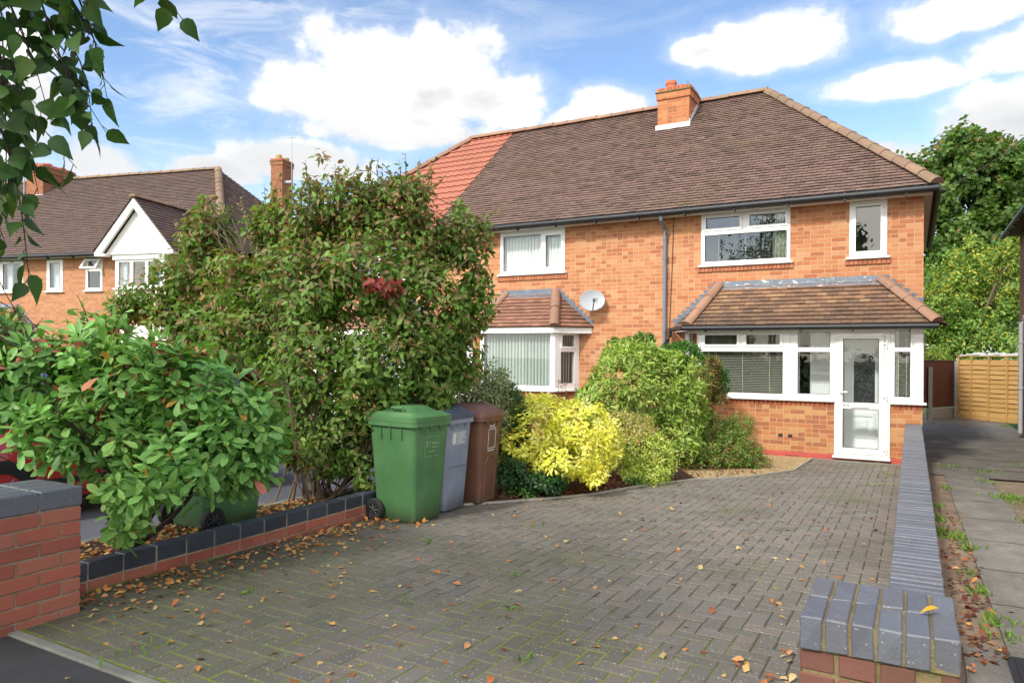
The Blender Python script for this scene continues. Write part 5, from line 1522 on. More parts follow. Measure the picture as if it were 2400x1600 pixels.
def wheelie_bin(label, loc, rz, W, Dp, H, mbody, mlid, lidname='lid', style=0):
    """front faces local +x, wheels at the back (-x)"""
    o = thing('wheelie_bin', label, 'wheelie bin', loc, rz, 'wheelie bins')
    mb = MB()
    hx0, hx1, hy0, hy1 = Dp*.40, Dp*.5, W*.40, W*.5
    prof = [(.012, .93, 0), (.03, .99, 0), (.25, 1.0, 0), (.6, 1.0, 0), (.93, 1.0, 0), (1.0, 1.0, 0)]
    rings = []
    for t_, s_, _ in prof:
        hx = (hx0+(hx1-hx0)*t_)*s_; hy = (hy0+(hy1-hy0)*t_)*s_
        cx = -.0+.02*(1-t_) - (.0 if t_ > .2 else 0)
        rings.append([(x, y, H*t_) for x, y in rrect(hx, hy, .055, 4, cx*0-.03*(1-t_)*0)])
    mb.loft(rings)
    body = mb.build('body', M[mbody], o, smooth=True)
    mb = MB()                # rim and the triangular ribs beneath it
    panel_ = rrect(hx1+.022, hy1+.022, .06)
    mb.loft([[(x, y, H-.045) for x, y in rrect(hx1+.004, hy1+.004, .056)], [(x, y, H-.035) for x, y in panel_], [(x, y, H+.004) for x, y in panel_]])
    for y in [(-.5+(k+.5)/3)*W*.78 for k in range(3)]:
        x = Dp*.5-.004
        mb.face([(x-.012, y-.05, H-.04), (x-.012, y+.05, H-.04), (x-.014, y, H-.13)]); mb.face([(x+.02, y-.05, H-.036), (x-.012, y-.05, H-.04), (x-.014, y, H-.13)]); mb.face([(x+.02, y+.05, H-.036), (x-.014, y, H-.13), (x-.012, y+.05, H-.04)]); mb.face([(x+.02, y-.05, H-.036), (x-.014, y, H-.13), (x+.02, y+.05, H-.036)])
    for sy in (-1, 1):
        for x in (-.2*Dp, 0, .24*Dp): mb.cbox(x-.005, sy*hy1-.012, H-.15, x+.005, sy*hy1+.008, H-.04, .002)
    mb.build('rim', M[mbody], o)
    mb = MB()
    e = .022
    L = [(H+.006, hx1+e, hy1+e, .05), (H+.05, hx1+e, hy1+e, .05), (H+.056, hx1+e-.012, hy1+e-.012, .05), (H+.07, hx1-.02, hy1-.02, .05), (H+.085, hx1-.03, hy1-.03, .06)]
    if style == 0: L += [(H+.088, hx1-.09, hy1-.07, .06), (H+.135, hx1-.16, hy1-.12, .06), (H+.14, hx1-.18, hy1-.14, .06)]
    else: L += [(H+.095, hx1-.05, hy1-.05, .05), (H+.125, hx1-.08, hy1-.08, .05), (H+.128, hx1-.12, hy1-.10, .05), (H+.112, hx1-.15, hy1-.12, .05)]
    mb.loft([[(x, y, z) for x, y in rrect(a, b, r, 4)] for z, a, b, r in L])
    lid = mb.build(lidname, M[mlid], o, smooth=True)
    mb = MB()
    for sy in (-1, 1):
        mb.tube([(-hx1-.01, sy*W*.32, H-.02), (-hx1-.09, sy*W*.32, H+.0), (-hx1-.09, sy*W*.32, H+.05)], .016, 8)
    mb.tube([(-hx1-.09, -W*.36, H+.05), (-hx1-.09, W*.36, H+.05)], .016, 10)
    mb.build('handle', M[mbody], o, smooth=True)
    if style == 0:
        mb = MB()
        mb.tube([(.10, -hy1+.06, H+.085), (.10, -hy1+.05, H+.125), (-.03, -hy1+.05, H+.125), (-.03, -hy1+.06, H+.085)], .013, 8)
        mb.build('lid_handle', M[mlid], lid, smooth=True)
    mb = MB(); mb.tube([(-hx0+.03, -W*.5-.0, .1), (-hx0+.03, W*.5+.0, .1)], .012, 8); mb.build('axle', M['metal'], o)
    for sy in (-1, 1):
        a = MB(); b = MB(); wheel(a, (-hx0+.03, sy*(W*.5-.008), .1), .1, .055, 7, b)
        wh = a.build('wheel', M['tyre'], o, smooth=True); b.build('hub', M['rim'], wh, smooth=True)
    return o
def bin_face_T(loc, W, Dp, H, z):
    t_ = z/H; hx = Dp*(.40+.10*t_); sl = Dp*.10/H
    return Matrix.Translation((hx+.003, 0, z)) @ Matrix.Rotation(math.atan(sl), 4, 'Y') @ Matrix.Rotation(PI/2, 4, 'Z') @ Matrix.Rotation(PI/2, 4, 'X')
def rect_line(mb, x0, y0, x1, y1, w):
    for a in ((x0, y0, x1, y0+w), (x0, y1-w, x1, y1), (x0, y0+w, x0+w, y1-w), (x1-w, y0+w, x1, y1-w)): mb.box(a[0], a[1], 0, a[2], a[3], .0015)

bg_ = wheelie_bin('large green wheelie bin, nearest of the three beside the drive', (-4.03, 5.29, gz(5.4)+.012), R(-5), .50, .56, .90, 'bin_green', 'bin_green')
mb = MB(); mb.T = bin_face_T(0, .50, .56, .90, .68)
rect_line(mb, -.10, -.09, .10, .09, .006)
for (x, y, w_, h_) in ((-.08, .0, .03, .05), (-.035, .03, .02, .02), (.0, .02, .08, .018), (.0, -.015, .07, .014), (-.04, -.05, .1, .01)): mb.box(x, y, 0, x+w_, y+h_, .0015)
mb.build('stamp', M['ink_faint'], bg_)
bb_ = wheelie_bin('blue grey wheelie bin standing between the green and brown bins', (-4.10, 5.82, gz(5.9)+.012), R(-2), .45, .56, .89, 'bin_grey', 'bin_grey_lid', style=1)
mb = MB(); mb.T = bin_face_T(0, .45, .56, .89, .71)
rect_line(mb, -.11, -.06, .11, .06, .005)
mb.box(-.10, -.05, 0, -.045, .05, .0015)
for k in range(5):
    w_ = (.13, .12, .13, .1, .12)[k]; mb.box(-.03, .036-k*.021, 0, -.03+w_, .046-k*.021, .0015)
mb.build('sticker', M['ink'], bb_)
mb = MB(); mb.T = bin_face_T(0, .45, .56, .89, .45)
mb.cbox(-.15, -.012, -.01, .15, .012, .006, .004); mb.build('moulded_rib', M['bin_grey'], bb_)
br_ = wheelie_bin('brown wheelie bin, rearmost of the three next to the yellow bush', (-4.04, 6.33, gz(6.4)+.012), R(1), .45, .56, .89, 'bin_brown', 'bin_brown_lid', style=1)
T_ = bin_face_T(0, .45, .56, .89, .67)
mb = MB(); mb.T = T_
rect_line(mb, -.075, -.10, .075, .10, .007); mb.build('label_frame', M['ink'], br_)
text_mesh('bin_lettering', 'SMBC', .05, M['ink'], br_, T_ @ Matrix.Translation((0, .125, 0)), (0, 0, 0), .001)
mb = MB(); mb.T = T_
for k, (x, w_) in enumerate(((-.07, .02), (-.045, .012), (-.028, .03), (.008, .012), (.025, .022), (.05, .018))): mb.box(x, -.128+.006*(k % 2), 0, x+w_, -.116+.006*(k % 3 == 0), .0015)
mb.build('bin_note', M['ink'], br_)
mb = MB(); mb.T = bin_face_T(0, .45, .56, .89, .36)
mb.loft([[(x, y, -.004) for x, y in arch(-.11, .11, -.33, .14)], [(x, y, .006) for x, y in arch(-.105, .105, -.33, .135)], [(x, y, .0065) for x, y in arch(-.095, .095, -.33, .125)], [(x, y, .001) for x, y in arch(-.088, .088, -.33, .118)]])
mb.build('moulded_arch', M['bin_brown'], br_)
wheelie_bin('green wheelie bin half hidden by the leafy bush behind the low wall', (-5.02, 3.98, gz(4.1)+.08), R(90), .54, .66, .92, 'bin_green', 'bin_green')

# ---------------------------------------------------------------- cars
def make_car(label, loc, rz, col):
    o = thing('parked_car', label, 'car', loc, rz, 'parked cars')
    Lh, Wd = 2.0, .86
    def ring(x, zl, zh, w0, w1, cr):
        return [(x, s_*w, z) for s_, w, z in ((-1, w0*.94, zl), (-1, w0, zl+.12), (-1, w0, (zl+zh)*.55), (-1, w1, zh-cr), (-1, w1-cr*1.2, zh), (1, w1-cr*1.2, zh), (1, w1, zh-cr), (1, w0, (zl+zh)*.55), (1, w0, zl+.12), (1, w0*.94, zl))]
    mb = MB()
    secs = [(-2.02, .36, .62, .66, .60, .05), (-1.96, .28, .78, .76, .72, .06), (-1.6, .22, .90, Wd, .80, .07), (-.95, .2, .97, Wd, .82, .07), (0, .2, .97, Wd, .82, .07), (1.3, .2, .99, Wd, .82, .07), (1.8, .24, .98, Wd, .80, .07), (1.98, .3, .86, .80, .76, .06), (2.02, .4, .7, .72, .68, .05)]
    mb.loft([ring(*s_) for s_ in secs])
    body = mb.build('body', M['car_paint'], o, smooth=True); body.color = col
    mb = MB()
    def gring(x, z0, z1, w0, w1): return [(x, -w0, z0), (x, -w1, z1-.05), (x, -w1+.08, z1), (x, w1-.08, z1), (x, w1, z1-.05), (x, w0, z0)]
    mb.loft([gring(-1.02, .94, 1.0, .78, .76), gring(-.25, .94, 1.44, .79, .62), gring(.4, .94, 1.49, .79, .62), gring(1.15, .94, 1.46, .79, .61), gring(1.82, .94, 1.02, .76, .70)])
    mb.build('windows', M['dark_trim'] if False else M['car_glass'], o, smooth=True)
    mb = MB()
    mb.loft([[(x, y, z+.012) for x, y, z in g_] for g_ in ([(-.28, -.55, 1.43), (-.28, .55, 1.43), (-.28, .5, 1.44), (-.28, -.5, 1.44)], [(.4, -.57, 1.485), (.4, .57, 1.485), (.4, .5, 1.495), (.4, -.5, 1.495)], [(1.2, -.55, 1.455), (1.2, .55, 1.455), (1.2, .5, 1.465), (1.2, -.5, 1.465)])])
    for sy in (-1, 1):
        mb.tube([(-1.02, sy*.79, .95), (-.25, sy*.63, 1.42)], .03, 6); mb.tube([(1.82, sy*.76, .96), (1.15, sy*.62, 1.44)], .045, 6); mb.tube([(.38, sy*.80, .95), (.42, sy*.635, 1.45)], .03, 6); mb.tube([(-.25, sy*.63, 1.43), (.4, sy*.63, 1.48), (1.15, sy*.62, 1.45)], .025, 6)
    rf = mb.build('roof', M['car_paint'], o, smooth=True); rf.color = col
    for sx in (-1.28, 1.28):
        for sy in (-1, 1):
            a = MB(); b = MB(); wheel(a, (sx, sy*.77, .30), .30, .2, 7, b) if sy < 0 else wheel(a, (sx, sy*.77, .30), .30, .2, 7, b)
            wh = a.build('wheel', M['tyre'], o, smooth=True); b.build('rim', M['alloy'], wh, smooth=True)
    for sy in (-1, 1):
        mb = MB(); mb.cbox(-1.99, sy*.6-.14, .62, -1.80, sy*.6+.14, .76, .03); mb.build('headlight', M['headlamp'], o)
        mb = MB(); mb.cbox(1.86, sy*.68-.07, .68, 2.0, sy*.68+.07, .92, .02); mb.build('tail_light', M['tail'], o)
        mb = MB(); mb.cbox(-.82, sy*.93-.08, .94, -.66, sy*.93+.08, 1.06, .03); mm = mb.build('mirror', M['car_paint'], o); mm.color = col
        mb = MB(); mb.box(-1.0, sy*.862-.002, .34, 1.1, sy*.862+.006, .39); mb.build('side_strip', M['dark_trim'], o)
    mb = MB(); mb.box(-2.03, -.35, .42, -1.98, .35, .56); mb.build('grille', M['dark_trim'], o)
    mb = MB(); mb.box(-1.95, -.70, .16, 1.95, .70, .23); mb.build('underbody', M['dark_trim'], o)
    return o
make_car('bright red parked car on the neighbouring drive behind the leafy bush', (-7.35, 4.35, gz(4.3)), PI/2, (.55, .008, .012, 1))
# ---------------------------------------------------------------- shrubs and trees
def shrub(name, label, cat, base, blobs, nclump, k, size, templ, m, cols, probs, seed, tilt=1.1, droop=.15, spacing=.01, up=.5, stems=8, stem_r=.02, bm='bark', edge=None,
          inner=.55, zmin=-.2, extra=None, wid=1.0, sj=.25, group=None, twigs=60, jitter=.25, petiole=.012, colfn=None, stem_base=.1, sprigs=0, slen=.25):
    rs = np.random.RandomState(seed)
    o = thing(name, label, cat, base, 0, group)
    C, N = blob_points(rs, blobs, nclump, inner, zmin)
    if extra:
        C2, N2 = blob_points(rs, extra[0], extra[1], .1, zmin); C = np.concatenate([C, C2]); N = np.concatenate([N, N2])
    A = unit(N*.75 + np.array([0, 0, up]) + rs.normal(size=C.shape)*.35)
    P, D, NN, idx = clumps(rs, C, A, k, spacing, tilt, droop, petiole, jitter)
    SPR = []
    if sprigs:          # wispy shoots breaking the outline
        sel = np.argsort(-(C[:, 2]+.9*np.abs(N[:, 0])+rs.random(len(C))*1.6))[:sprigs]
        p2 = []; d2 = []; n2 = []; i2 = []
        for q in sel:
            a = unit(N[q]*.55+np.array([0, 0, .65])+rs.normal(size=3)*.25); L_ = slen*(.5+rs.random())
            SPR.append((C[q], C[q]+a*L_))
            for j in range(int(5+L_*18)):
                f = (j+1)/(6+L_*18); r3 = unit(rs.normal(size=3)); dd_ = unit(a*.5+r3*.9+np.array([0, 0, -.15]))
                p2.append(C[q]+a*L_*f); d2.append(dd_); n2.append(a+rs.normal(size=3)*.3); i2.append(q)
        P = np.concatenate([P, p2]); D = np.concatenate([D, d2]); NN = np.concatenate([NN, n2]); idx = np.concatenate([idx, i2])
    n = len(P)
    S_ = size*(1-sj+2*sj*rs.random(n))
    if sprigs: S_[-len(p2):] *= .72
    cl = pick(rs, len(C), cols, probs)
    c1 = cl[idx]*(0.82+.36*rs.random((n, 1)))
    if colfn is not None: c1 = colfn(rs, P, C[idx], c1)
    if edge is None: c2 = c1*(.92+.1*rs.random((n, 1)))
    else: c2 = edge(rs, P, c1)
    leaf_mesh('foliage', P, D, NN, S_, np.clip(c1, 0, 1), np.clip(c2, 0, 1), templ, m, o, np.full(n, wid), base)
    mb = MB(base)
    ctr = np.array(blobs)[:, :3]; SPTS = []
    for i in range(stems):
        near_ = ctr[np.argsort(np.abs(ctr[:, 0]-base[0])+np.abs(ctr[:, 1]-base[1]))[:max(3, int(len(ctr)*.6))]]
        tg = near_[rs.randint(len(near_))] + rs.normal(size=3)*.1
        b0 = (base[0]+rs.normal()*stem_base, base[1]+rs.normal()*stem_base, base[2]-.03)
        pts = branch(mb, rs, b0, tg, stem_r*(.7+.6*rs.random()), stem_r*.35, .10)
        SPTS += pts[2:]
        for j in range(twigs//max(stems, 1)):
            d2 = np.linalg.norm(C-np.array(tg), axis=1); near = np.argsort(d2)[:40]
            q = C[near[rs.randint(len(near))]]
            branch(mb, rs, pts[rs.randint(2, len(pts))], q, stem_r*.3, stem_r*.1, .1, 4, 4)
    for q, e in SPR:
        if SPTS: branch(mb, rs, min(SPTS, key=lambda w_: (w_-Vector(q)).length), q, stem_r*.25, .004, .08, 4, 4)
        mb.tube([q, (q+e)/2+rs.normal(size=3)*.01, e], [.005, .004, .0015], 4)
    mb.build('stem', M[bm], o, smooth=True)
    return o

GR = [(.13,.245,.045), (.155,.28,.055), (.105,.205,.04), (.19,.29,.065), (.17,.25,.065), (.22,.26,.08), (.21,.155,.07)]
def main_col(rs, P, C, c):
    h = np.clip((P[:, 2]-1.5)/1.7, 0, 1)
    m_ = (rs.random(len(P)) < .08+.40*h)[:, None]
    bz = np.array([(.25,.175,.085)])*(.7+.7*rs.random((len(P), 1)))
    low = (np.abs(C[:, 2]-.15) < .25) & (C[:, 0] < -5.2)
    c = np.where(m_, bz, c)
    yl = (low & (rs.random(len(P)) < .55))[:, None]
    return np.where(yl, np.array([(.24,.18,.05)])*(.7+.6*rs.random((len(P), 1))), c)
msh = shrub('tall_shrub', 'very tall leafy shrub with bronze tinted tips between the drive and red car', 'shrub', (-5.12, 5.25, .0), B_MAIN+[(-4.62,5.5,.62,.16,.16,.3)], 5700, 6, .071, T_OVATE, M['leaf'], GR, [3, 3, 2, 2, 2, 1, .3], 11,
      tilt=1.25, droop=.45, spacing=.028, up=.25, stems=24, stem_r=.016, inner=.40, wid=.98, extra=(B_SPRIG, 60), twigs=420, colfn=main_col, stem_base=.13, sprigs=110, slen=.2, sj=.35)
rs_ = np.random.RandomState(5)
C_, N_ = blob_points(rs_, [(x, y, z, a*1.5, b*1.5, c*1.3) for x, y, z, a, b, c in B_RED], 15, .1)
P_, D_v, NN_, ix_ = clumps(rs_, C_, unit(N_*.5+np.array([.3, -.5, .1])), 6, .02, 1.2, .5)
leaf_mesh('red_leaves', P_, D_v, NN_, .085*(.8+.4*rs_.random(len(P_))), pick(rs_, len(P_), [(.20,.03,.03), (.14,.03,.025), (.24,.06,.035), (.12,.12,.03)], [1, 1, 1, .6]), pick(rs_, len(P_), [(.24,.03,.03)], [1]), T_OVATE, M['leaf'], msh, None, (-5.12, 5.25, .0))

PH = [(.14,.32,.08), (.17,.36,.09), (.115,.275,.07), (.21,.40,.11)]
def ph_col(rs, P, C, c):
    h = np.clip((P[:, 2]-1.0)/.5, 0, 1)
    r_ = rs.random(len(P)) < .012+.12*h
    o_ = np.array([(.42,.16,.08), (.36,.22,.05), (.40,.13,.10)])[rs.randint(0, 3, len(P))]
    return np.where(r_[:, None], o_*(.8+.4*rs.random((len(P), 1))), c)
ph_edge = lambda rs, P, c: c*np.array([1.25, 1.12, 1.1])
shrub('broadleaf_shrub', 'broad bright green bush with long oval leaves above the left gate pier', 'shrub', (-4.78, 3.05, .07), B_PHOT, 1050, 8, .094, T_OBOV, M['leaf_gloss'], PH, [3, 3, 2, 1], 21, stem_base=.03, sprigs=22, slen=.14,
      tilt=1.2, droop=.10, spacing=.014, up=.45, stems=9, stem_r=.018, bm='bark_dark', inner=.45, colfn=ph_col, edge=ph_edge, twigs=170, sj=.42, jitter=.3, zmin=.02, petiole=.02)

CH = [(.82,.78,.13), (.85,.82,.22), (.72,.72,.11), (.86,.84,.40)]
shrub('yellow_shrub', 'brilliant yellow leaved bush on the bed right of the bins', 'shrub', (-3.95, 7.75, gz(7.7)), B_CHOI+[(-3.42,7.35,.2,.28,.25,.2),(-3.75,7.15,.18,.3,.25,.18),(-3.2,7.75,.28,.3,.3,.26)], 1900, 6, .062, T_OBOV, M['leaf_matt'], CH, [3, 3, 1.5, 1], 31,
      tilt=1.15, droop=.2, spacing=.006, up=.45, stems=7, stem_r=.012, inner=.6, wid=1.15, zmin=-.05)
shrub('dark_green_shrub', 'dark green leaves growing beneath the brilliant yellow bush', 'shrub', (-4.0, 7.5, gz(7.5)), B_CHOILOW, 420, 6, .06, T_OBOV, M['leaf_gloss'], [(.035,.10,.03), (.05,.14,.035), (.03,.08,.03)], [1, 1, 1], 32,
      tilt=1.15, droop=.2, spacing=.008, up=.4, stems=5, stem_r=.01, inner=.3, wid=1.1, zmin=-.1)

AU = [(.11,.25,.035), (.15,.30,.04), (.085,.20,.03), (.20,.35,.05)]
def au_edge(rs, P, c):
    y_ = np.array([(.66,.72,.18), (.56,.66,.14), (.74,.76,.30)])[rs.randint(0, 3, len(P))]
    t_ = (.35+.65*rs.random((len(P), 1)))
    return c*(1-t_)+y_*t_
def au_col(rs, P, C, c):
    o_ = rs.random(len(P)) < .012
    return np.where(o_[:, None], np.array([(.42,.20,.06)]), c)
shrub('variegated_shrub', 'rounded green bush with yellow edged pointed leaves before the brick wall', 'shrub', (-3.35, 10.2, gz(10.2)), B_AUC, 2100, 7, .094, T_LANCE, M['leaf_gloss'], AU, [2, 2, 1, 1], 41,
      tilt=.95, droop=.0, spacing=.012, up=.55, stems=7, stem_r=.015, inner=.8, edge=au_edge, colfn=au_col, wid=.9)
SP = [(.50,.60,.12), (.60,.66,.18), (.40,.52,.10), (.66,.68,.28)]
def sp_col(rs, P, C, c):
    t_ = (C[:, 2] > .45) & (rs.random(len(P)) < .55)
    return np.where(t_[:, None], np.array([(.42,.32,.16)])*(.7+.7*rs.random((len(P), 1))), c)
shrub('pale_shrub', 'small pale green bush with brown spent flower tips beside the yellow bush', 'shrub', (-3.1, 8.9, gz(8.9)), B_SPI, 2100, 6, .045, T_LANCE, M['leaf_matt'], SP, [2, 2, 2, 1], 51,
      tilt=.9, droop=.1, spacing=.012, up=.6, stems=7, stem_r=.008, inner=.5, colfn=sp_col)
PI_ = [(.16,.31,.06), (.19,.34,.07), (.25,.35,.08), (.34,.26,.11), (.12,.25,.055)]
def pi_col(rs, P, C, c):
    t_ = rs.random(len(P)) < .14
    return np.where(t_[:, None], np.array([(.36,.20,.10)])*(.6+.7*rs.random((len(P), 1))), c)
shrub('heather_bush', 'low spreading bush with brownish tips in front of the porch brickwork', 'shrub', (-2.4, 10.9, gz(10.9)), B_PIE, 2300, 7, .055, T_NARROW, M['leaf_matt'], PI_, [3, 2, 2, 1, 2], 61,
      tilt=.9, droop=.15, spacing=.012, up=.5, stems=8, stem_r=.008, inner=.55, colfn=pi_col, wid=1.5)
shrub('rusty_shrub', 'upright shrub with rust brown tips beside the porch window', 'shrub', (-2.9, 11.35, gz(11.3)), B_PIE2, 800, 7, .06, T_NARROW, M['leaf_matt'], [(.30,.17,.07), (.22,.17,.06), (.12,.18,.045)], [1.2, 1, 1.2], 62,
      tilt=.9, droop=.15, spacing=.012, up=.6, stems=6, stem_r=.008, inner=.3, wid=1.4)
shrub('conifer_shrub', 'dense dark green conifer bush between the variegated bush and the house', 'shrub', (-3.3, 11.9, gz(11.9)), B_CON, 3200, 8, .05, T_NARROW, M['leaf_matt'], [(.07,.20,.03), (.09,.24,.04), (.055,.16,.03)], [1, 1, 1], 63,
      tilt=.6, droop=.0, spacing=.010, up=.7, stems=6, stem_r=.015, inner=.6, wid=1.8)
VA = [(.17,.235,.10), (.14,.20,.08), (.21,.26,.12)]
va_edge = lambda rs, P, c: np.where((rs.random((len(P), 1)) < .6), np.array([(.58,.60,.38)]), c)
shrub('cream_edged_shrub', 'grey green shrub with small cream edged leaves above the bins', 'shrub', (-4.6, 7.0, gz(7)), B_VAR, 1300, 6, .05, T_LANCE, M['leaf_matt'], VA, [1, 1, 1], 64,
      tilt=1.2, droop=.35, spacing=.018, up=.2, stems=7, stem_r=.012, inner=.45, edge=va_edge)
shrub('fine_leaved_shrub', 'soft dark green fine leaved bush behind the brown bin', 'shrub', (-4.35, 7.4, gz(7.4)), B_DKC, 2600, 7, .032, T_NARROW, M['leaf_matt'], [(.08,.16,.05), (.10,.19,.06), (.12,.21,.07)], [1, 1, 1], 65,
      tilt=.7, droop=.0, spacing=.010, up=.6, stems=6, stem_r=.012, inner=.5, wid=1.6)
# foxglove-like spikes by the bay
fs = thing('flowering_plant', 'thin flowering stems with pink tips under the bay window', 'plant', (-4.95, 10.6, gz(10.6)))
mb = MB(); rr = random.Random(2); tips = []
for i in range(7):
    x, y = rr.uniform(-.18, .18), rr.uniform(-.15, .15); h = rr.uniform(1.0, 1.32)
    mb.tube([(0, 0, 0), (x*.4, y*.4, .1), (x*.8, y*.8, h*.5), (x, y, h)], [.006, .006, .005, .002], 5); tips.append((x, y, h))
mb.build('stem', M['bark_red'], fs)
rs_ = np.random.RandomState(3); pp = []
for x, y, h in tips:
    for k in range(16): t_ = rs_.random(); pp.append((x*(.4+.6*t_), y*(.4+.6*t_), h*t_))
pp = np.array(pp); dd = unit(rs_.normal(size=pp.shape)*np.array([1, 1, .4])+np.array([0, 0, .3]))
leaf_mesh('leaves', pp, dd, np.tile((0, 0, 1.), (len(pp), 1))+rs_.normal(size=pp.shape)*.2, np.full(len(pp), .08), pick(rs_, len(pp), [(.10,.17,.06)], [1]), pick(rs_, len(pp), [(.13,.2,.07)], [1]), T_LANCE, M['leaf'], fs)
pp = np.array([(x+rs_.normal()*.012, y+rs_.normal()*.012, h-.15*rs_.random()) for x, y, h in tips for _ in range(14)]); dd = unit(rs_.normal(size=pp.shape))
leaf_mesh('flowers', pp, dd, rs_.normal(size=pp.shape), np.full(len(pp), .03), pick(rs_, len(pp), [(.40,.08,.12), (.30,.12,.10)], [1, 1]), pick(rs_, len(pp), [(.40,.12,.14)], [1]), T_SMALL, M['leaf'], fs)

# ---- street birch: trunk and crown outside the picture, trailing twigs in the top left corner
def tree(name, label, base, blobs, nclump, k, size, templ, m, cols, probs, seed, trunk_r, limbs, fork, bm='bark', inner=.3, droop=.3, edge=None, colfn=None, group='trees', trailing=None, wid=1.0, lump=.22, cat='tree', spacing=.05):
    rs = np.random.RandomState(seed)
    o = thing(name, label, cat, base, 0, group)
    C, N = blob_points(rs, blobs, nclump, inner, base[2]+.3, lump, 1.0)
    A = unit(N*.7+np.array([0, 0, .3])+rs.normal(size=C.shape)*.4)
    P, D, NN, idx = clumps(rs, C, A, k, spacing, 1.15, droop, .02, .35)
    n = len(P); cl = pick(rs, len(C), cols, probs); c1 = cl[idx]*(.85+.3*rs.random((n, 1)))
    if colfn is not None: c1 = colfn(rs, P, C[idx], c1)
    leaf_mesh('crown', P, D, NN, size*(.7+.6*rs.random(n)), np.clip(c1, 0, 1), np.clip(c1*.93, 0, 1), templ, m, o, np.full(n, wid), base)
    mb = MB(base)
    top = Vector(fork)
    pts = [Vector(base)+Vector((0, 0, -.2)), Vector(base).lerp(top, .3)+Vector((.05, 0, 0)), Vector(base).lerp(top, .65), top]
    mb.tube(pts, [trunk_r*1.25, trunk_r, trunk_r*.85, trunk_r*.7], 12)
    ctr = np.array(blobs)[:, :3]
    for i in range(limbs):
        tg = ctr[i % len(ctr)]+rs.normal(size=3)*.3
        st = Vector(base).lerp(top, .55+.45*rs.random())
        pt = branch(mb, rs, st, tg, trunk_r*.5, trunk_r*.12, .1, 6, 6)
        for j in range(4):
            near = np.argsort(np.linalg.norm(C-np.array(tg), axis=1))[:120]
            branch(mb, rs, pt[rs.randint(2, 6)], C[near[rs.randint(len(near))]], trunk_r*.16, trunk_r*.04, .1, 4, 4)
    mb.build('trunk', M[bm], o, smooth=True)
    return o
bt = tree('birch_tree', 'street birch whose trailing leafy twigs hang into the top left corner', (-4.8, -3.3, 0),
     [(-4.2, -3.4, 6.0, 1.9, 1.7, 1.5), (-5.6, -3.9, 5.6, 1.7, 1.6, 1.4), (-3.0, -3.2, 5.6, 1.5, 1.4, 1.3), (-4.5, -4.8, 5.6, 1.8, 1.6, 1.5), (-4.6, -3.9, 7.4, 1.4, 1.4, 1.2), (-3.6, -1.6, 5.2, .8, .9, .6)],
     850, 6, .11, T_SMALL, M['leaf'], [(.06,.14,.03), (.08,.17,.035), (.05,.11,.025)], [1, 1, 1], 71, .15, 12, (-4.7, -3.4, 4.6), 'bark_birch', .25, .6, wid=1.6)
rs = np.random.RandomState(8)
tw = MB((-4.8, -3.3, 0)); LP = []; LD = []; LN = []
import itertools
FW = Vector((-math.sin(R(29.2)), math.cos(R(29.2)), 0)); RT = Vector((math.cos(R(29.2)), math.sin(R(29.2)), 0))
def twig(p0, p1, n, r=.0035, spread=.05, sag=.03):
    """a hanging twig with alternate toothed leaves"""
    p0 = Vector(p0); p1 = Vector(p1); L = (p1-p0).length
    c = Vector(rs.normal(size=3))*L*.07
    pts = [p0.lerp(p1, i/7)+c*math.sin(PI*i/7) for i in range(8)]
    tw.tube(pts, [r*(1-.75*i/7) for i in range(8)], 5)
    for i in range(n):
        t_ = (i+.6)/n
        k = min(int(t_*7), 6); q = pts[k].lerp(pts[k+1], t_*7-k)
        d = Vector(rs.normal(size=3)); d.z = -abs(d.z)*.9-.65
        d.normalize(); e = q+d*.018
        tw.tube([q, e], .0011, 4)
        LP.append(e); LD.append(d); LN.append(Vector(rs.normal(size=3))*.7+Vector((.25, -.45, .3)))
TW = [((-2.30, .78, 2.95), (-1.905, 1.10, 2.12), 17), ((-2.3, .7, 2.95), (-1.98, 1.05, 2.05), 17), ((-2.1, .9, 2.9), (-1.86, 1.12, 2.22), 14), ((-2.1, .9, 2.85), (-1.93, 1.09, 1.93), 15),
      ((-2.25, .75, 2.9), (-2.03, 1.02, 2.0), 15), ((-2.2, .8, 2.9), (-2.10, .99, 1.80), 17), ((-2.16, .95, 2.5), (-2.09, 1.0, 1.72), 15), ((-2.13, .98, 2.1), (-2.04, 1.03, 1.63), 12), ((-2.4, .8, 2.3), (-2.18, .97, 1.35), 14),
      ((-2.05, .95, 2.7), (-1.95, 1.07, 2.3), 10), ((-2.0, .9, 2.8), (-1.88, 1.10, 2.28), 11), ((-1.9, 1.0, 2.85), (-1.69, 1.22, 2.33), 11), ((-2.25, .8, 2.6), (-2.14, .98, 2.15), 10), ((-2.0, 1.0, 2.45), (-1.90, 1.11, 2.02), 11), ((-1.96, 1.05, 2.5), (-1.87, 1.13, 2.13), 9)]
for a, b, n in TW:
    twig(a, b, int(n*1.8))
    j = rs.normal(size=3)*.08; j[2] = abs(j[2])
    twig(Vector(a)+Vector(j), Vector(b)+Vector(j)*.9+Vector((-.03, -.02, .12)), n)
    j = rs.normal(size=3)*.06
    twig(Vector(a)+Vector(j)*1.5, Vector(b)+Vector(j)+Vector((0, 0, .1)), n)
for a, b, _ in TW: branch(tw, rs, (-3.3+rs.normal()*.25, -1.3+rs.normal()*.3, 5.0), a, .010, .0036, .06, 5, 5)
tw.build('trailing_twig', M['bark_dark'], bt, smooth=True)
P_ = np.array(LP); n = len(P_)
c_ = pick(rs, n, [(.05,.12,.028), (.065,.145,.03), (.04,.10,.028), (.11,.20,.035)], [3, 3, 2, .5])
leaf_mesh('trailing_leaves', P_, np.array(LD), np.array(LN), .062*(.6+.75*rs.random(n)), c_, c_*.95, T_BIRCH, M['leaf_gloss'], bt, None, (-4.8, -3.3, 0))

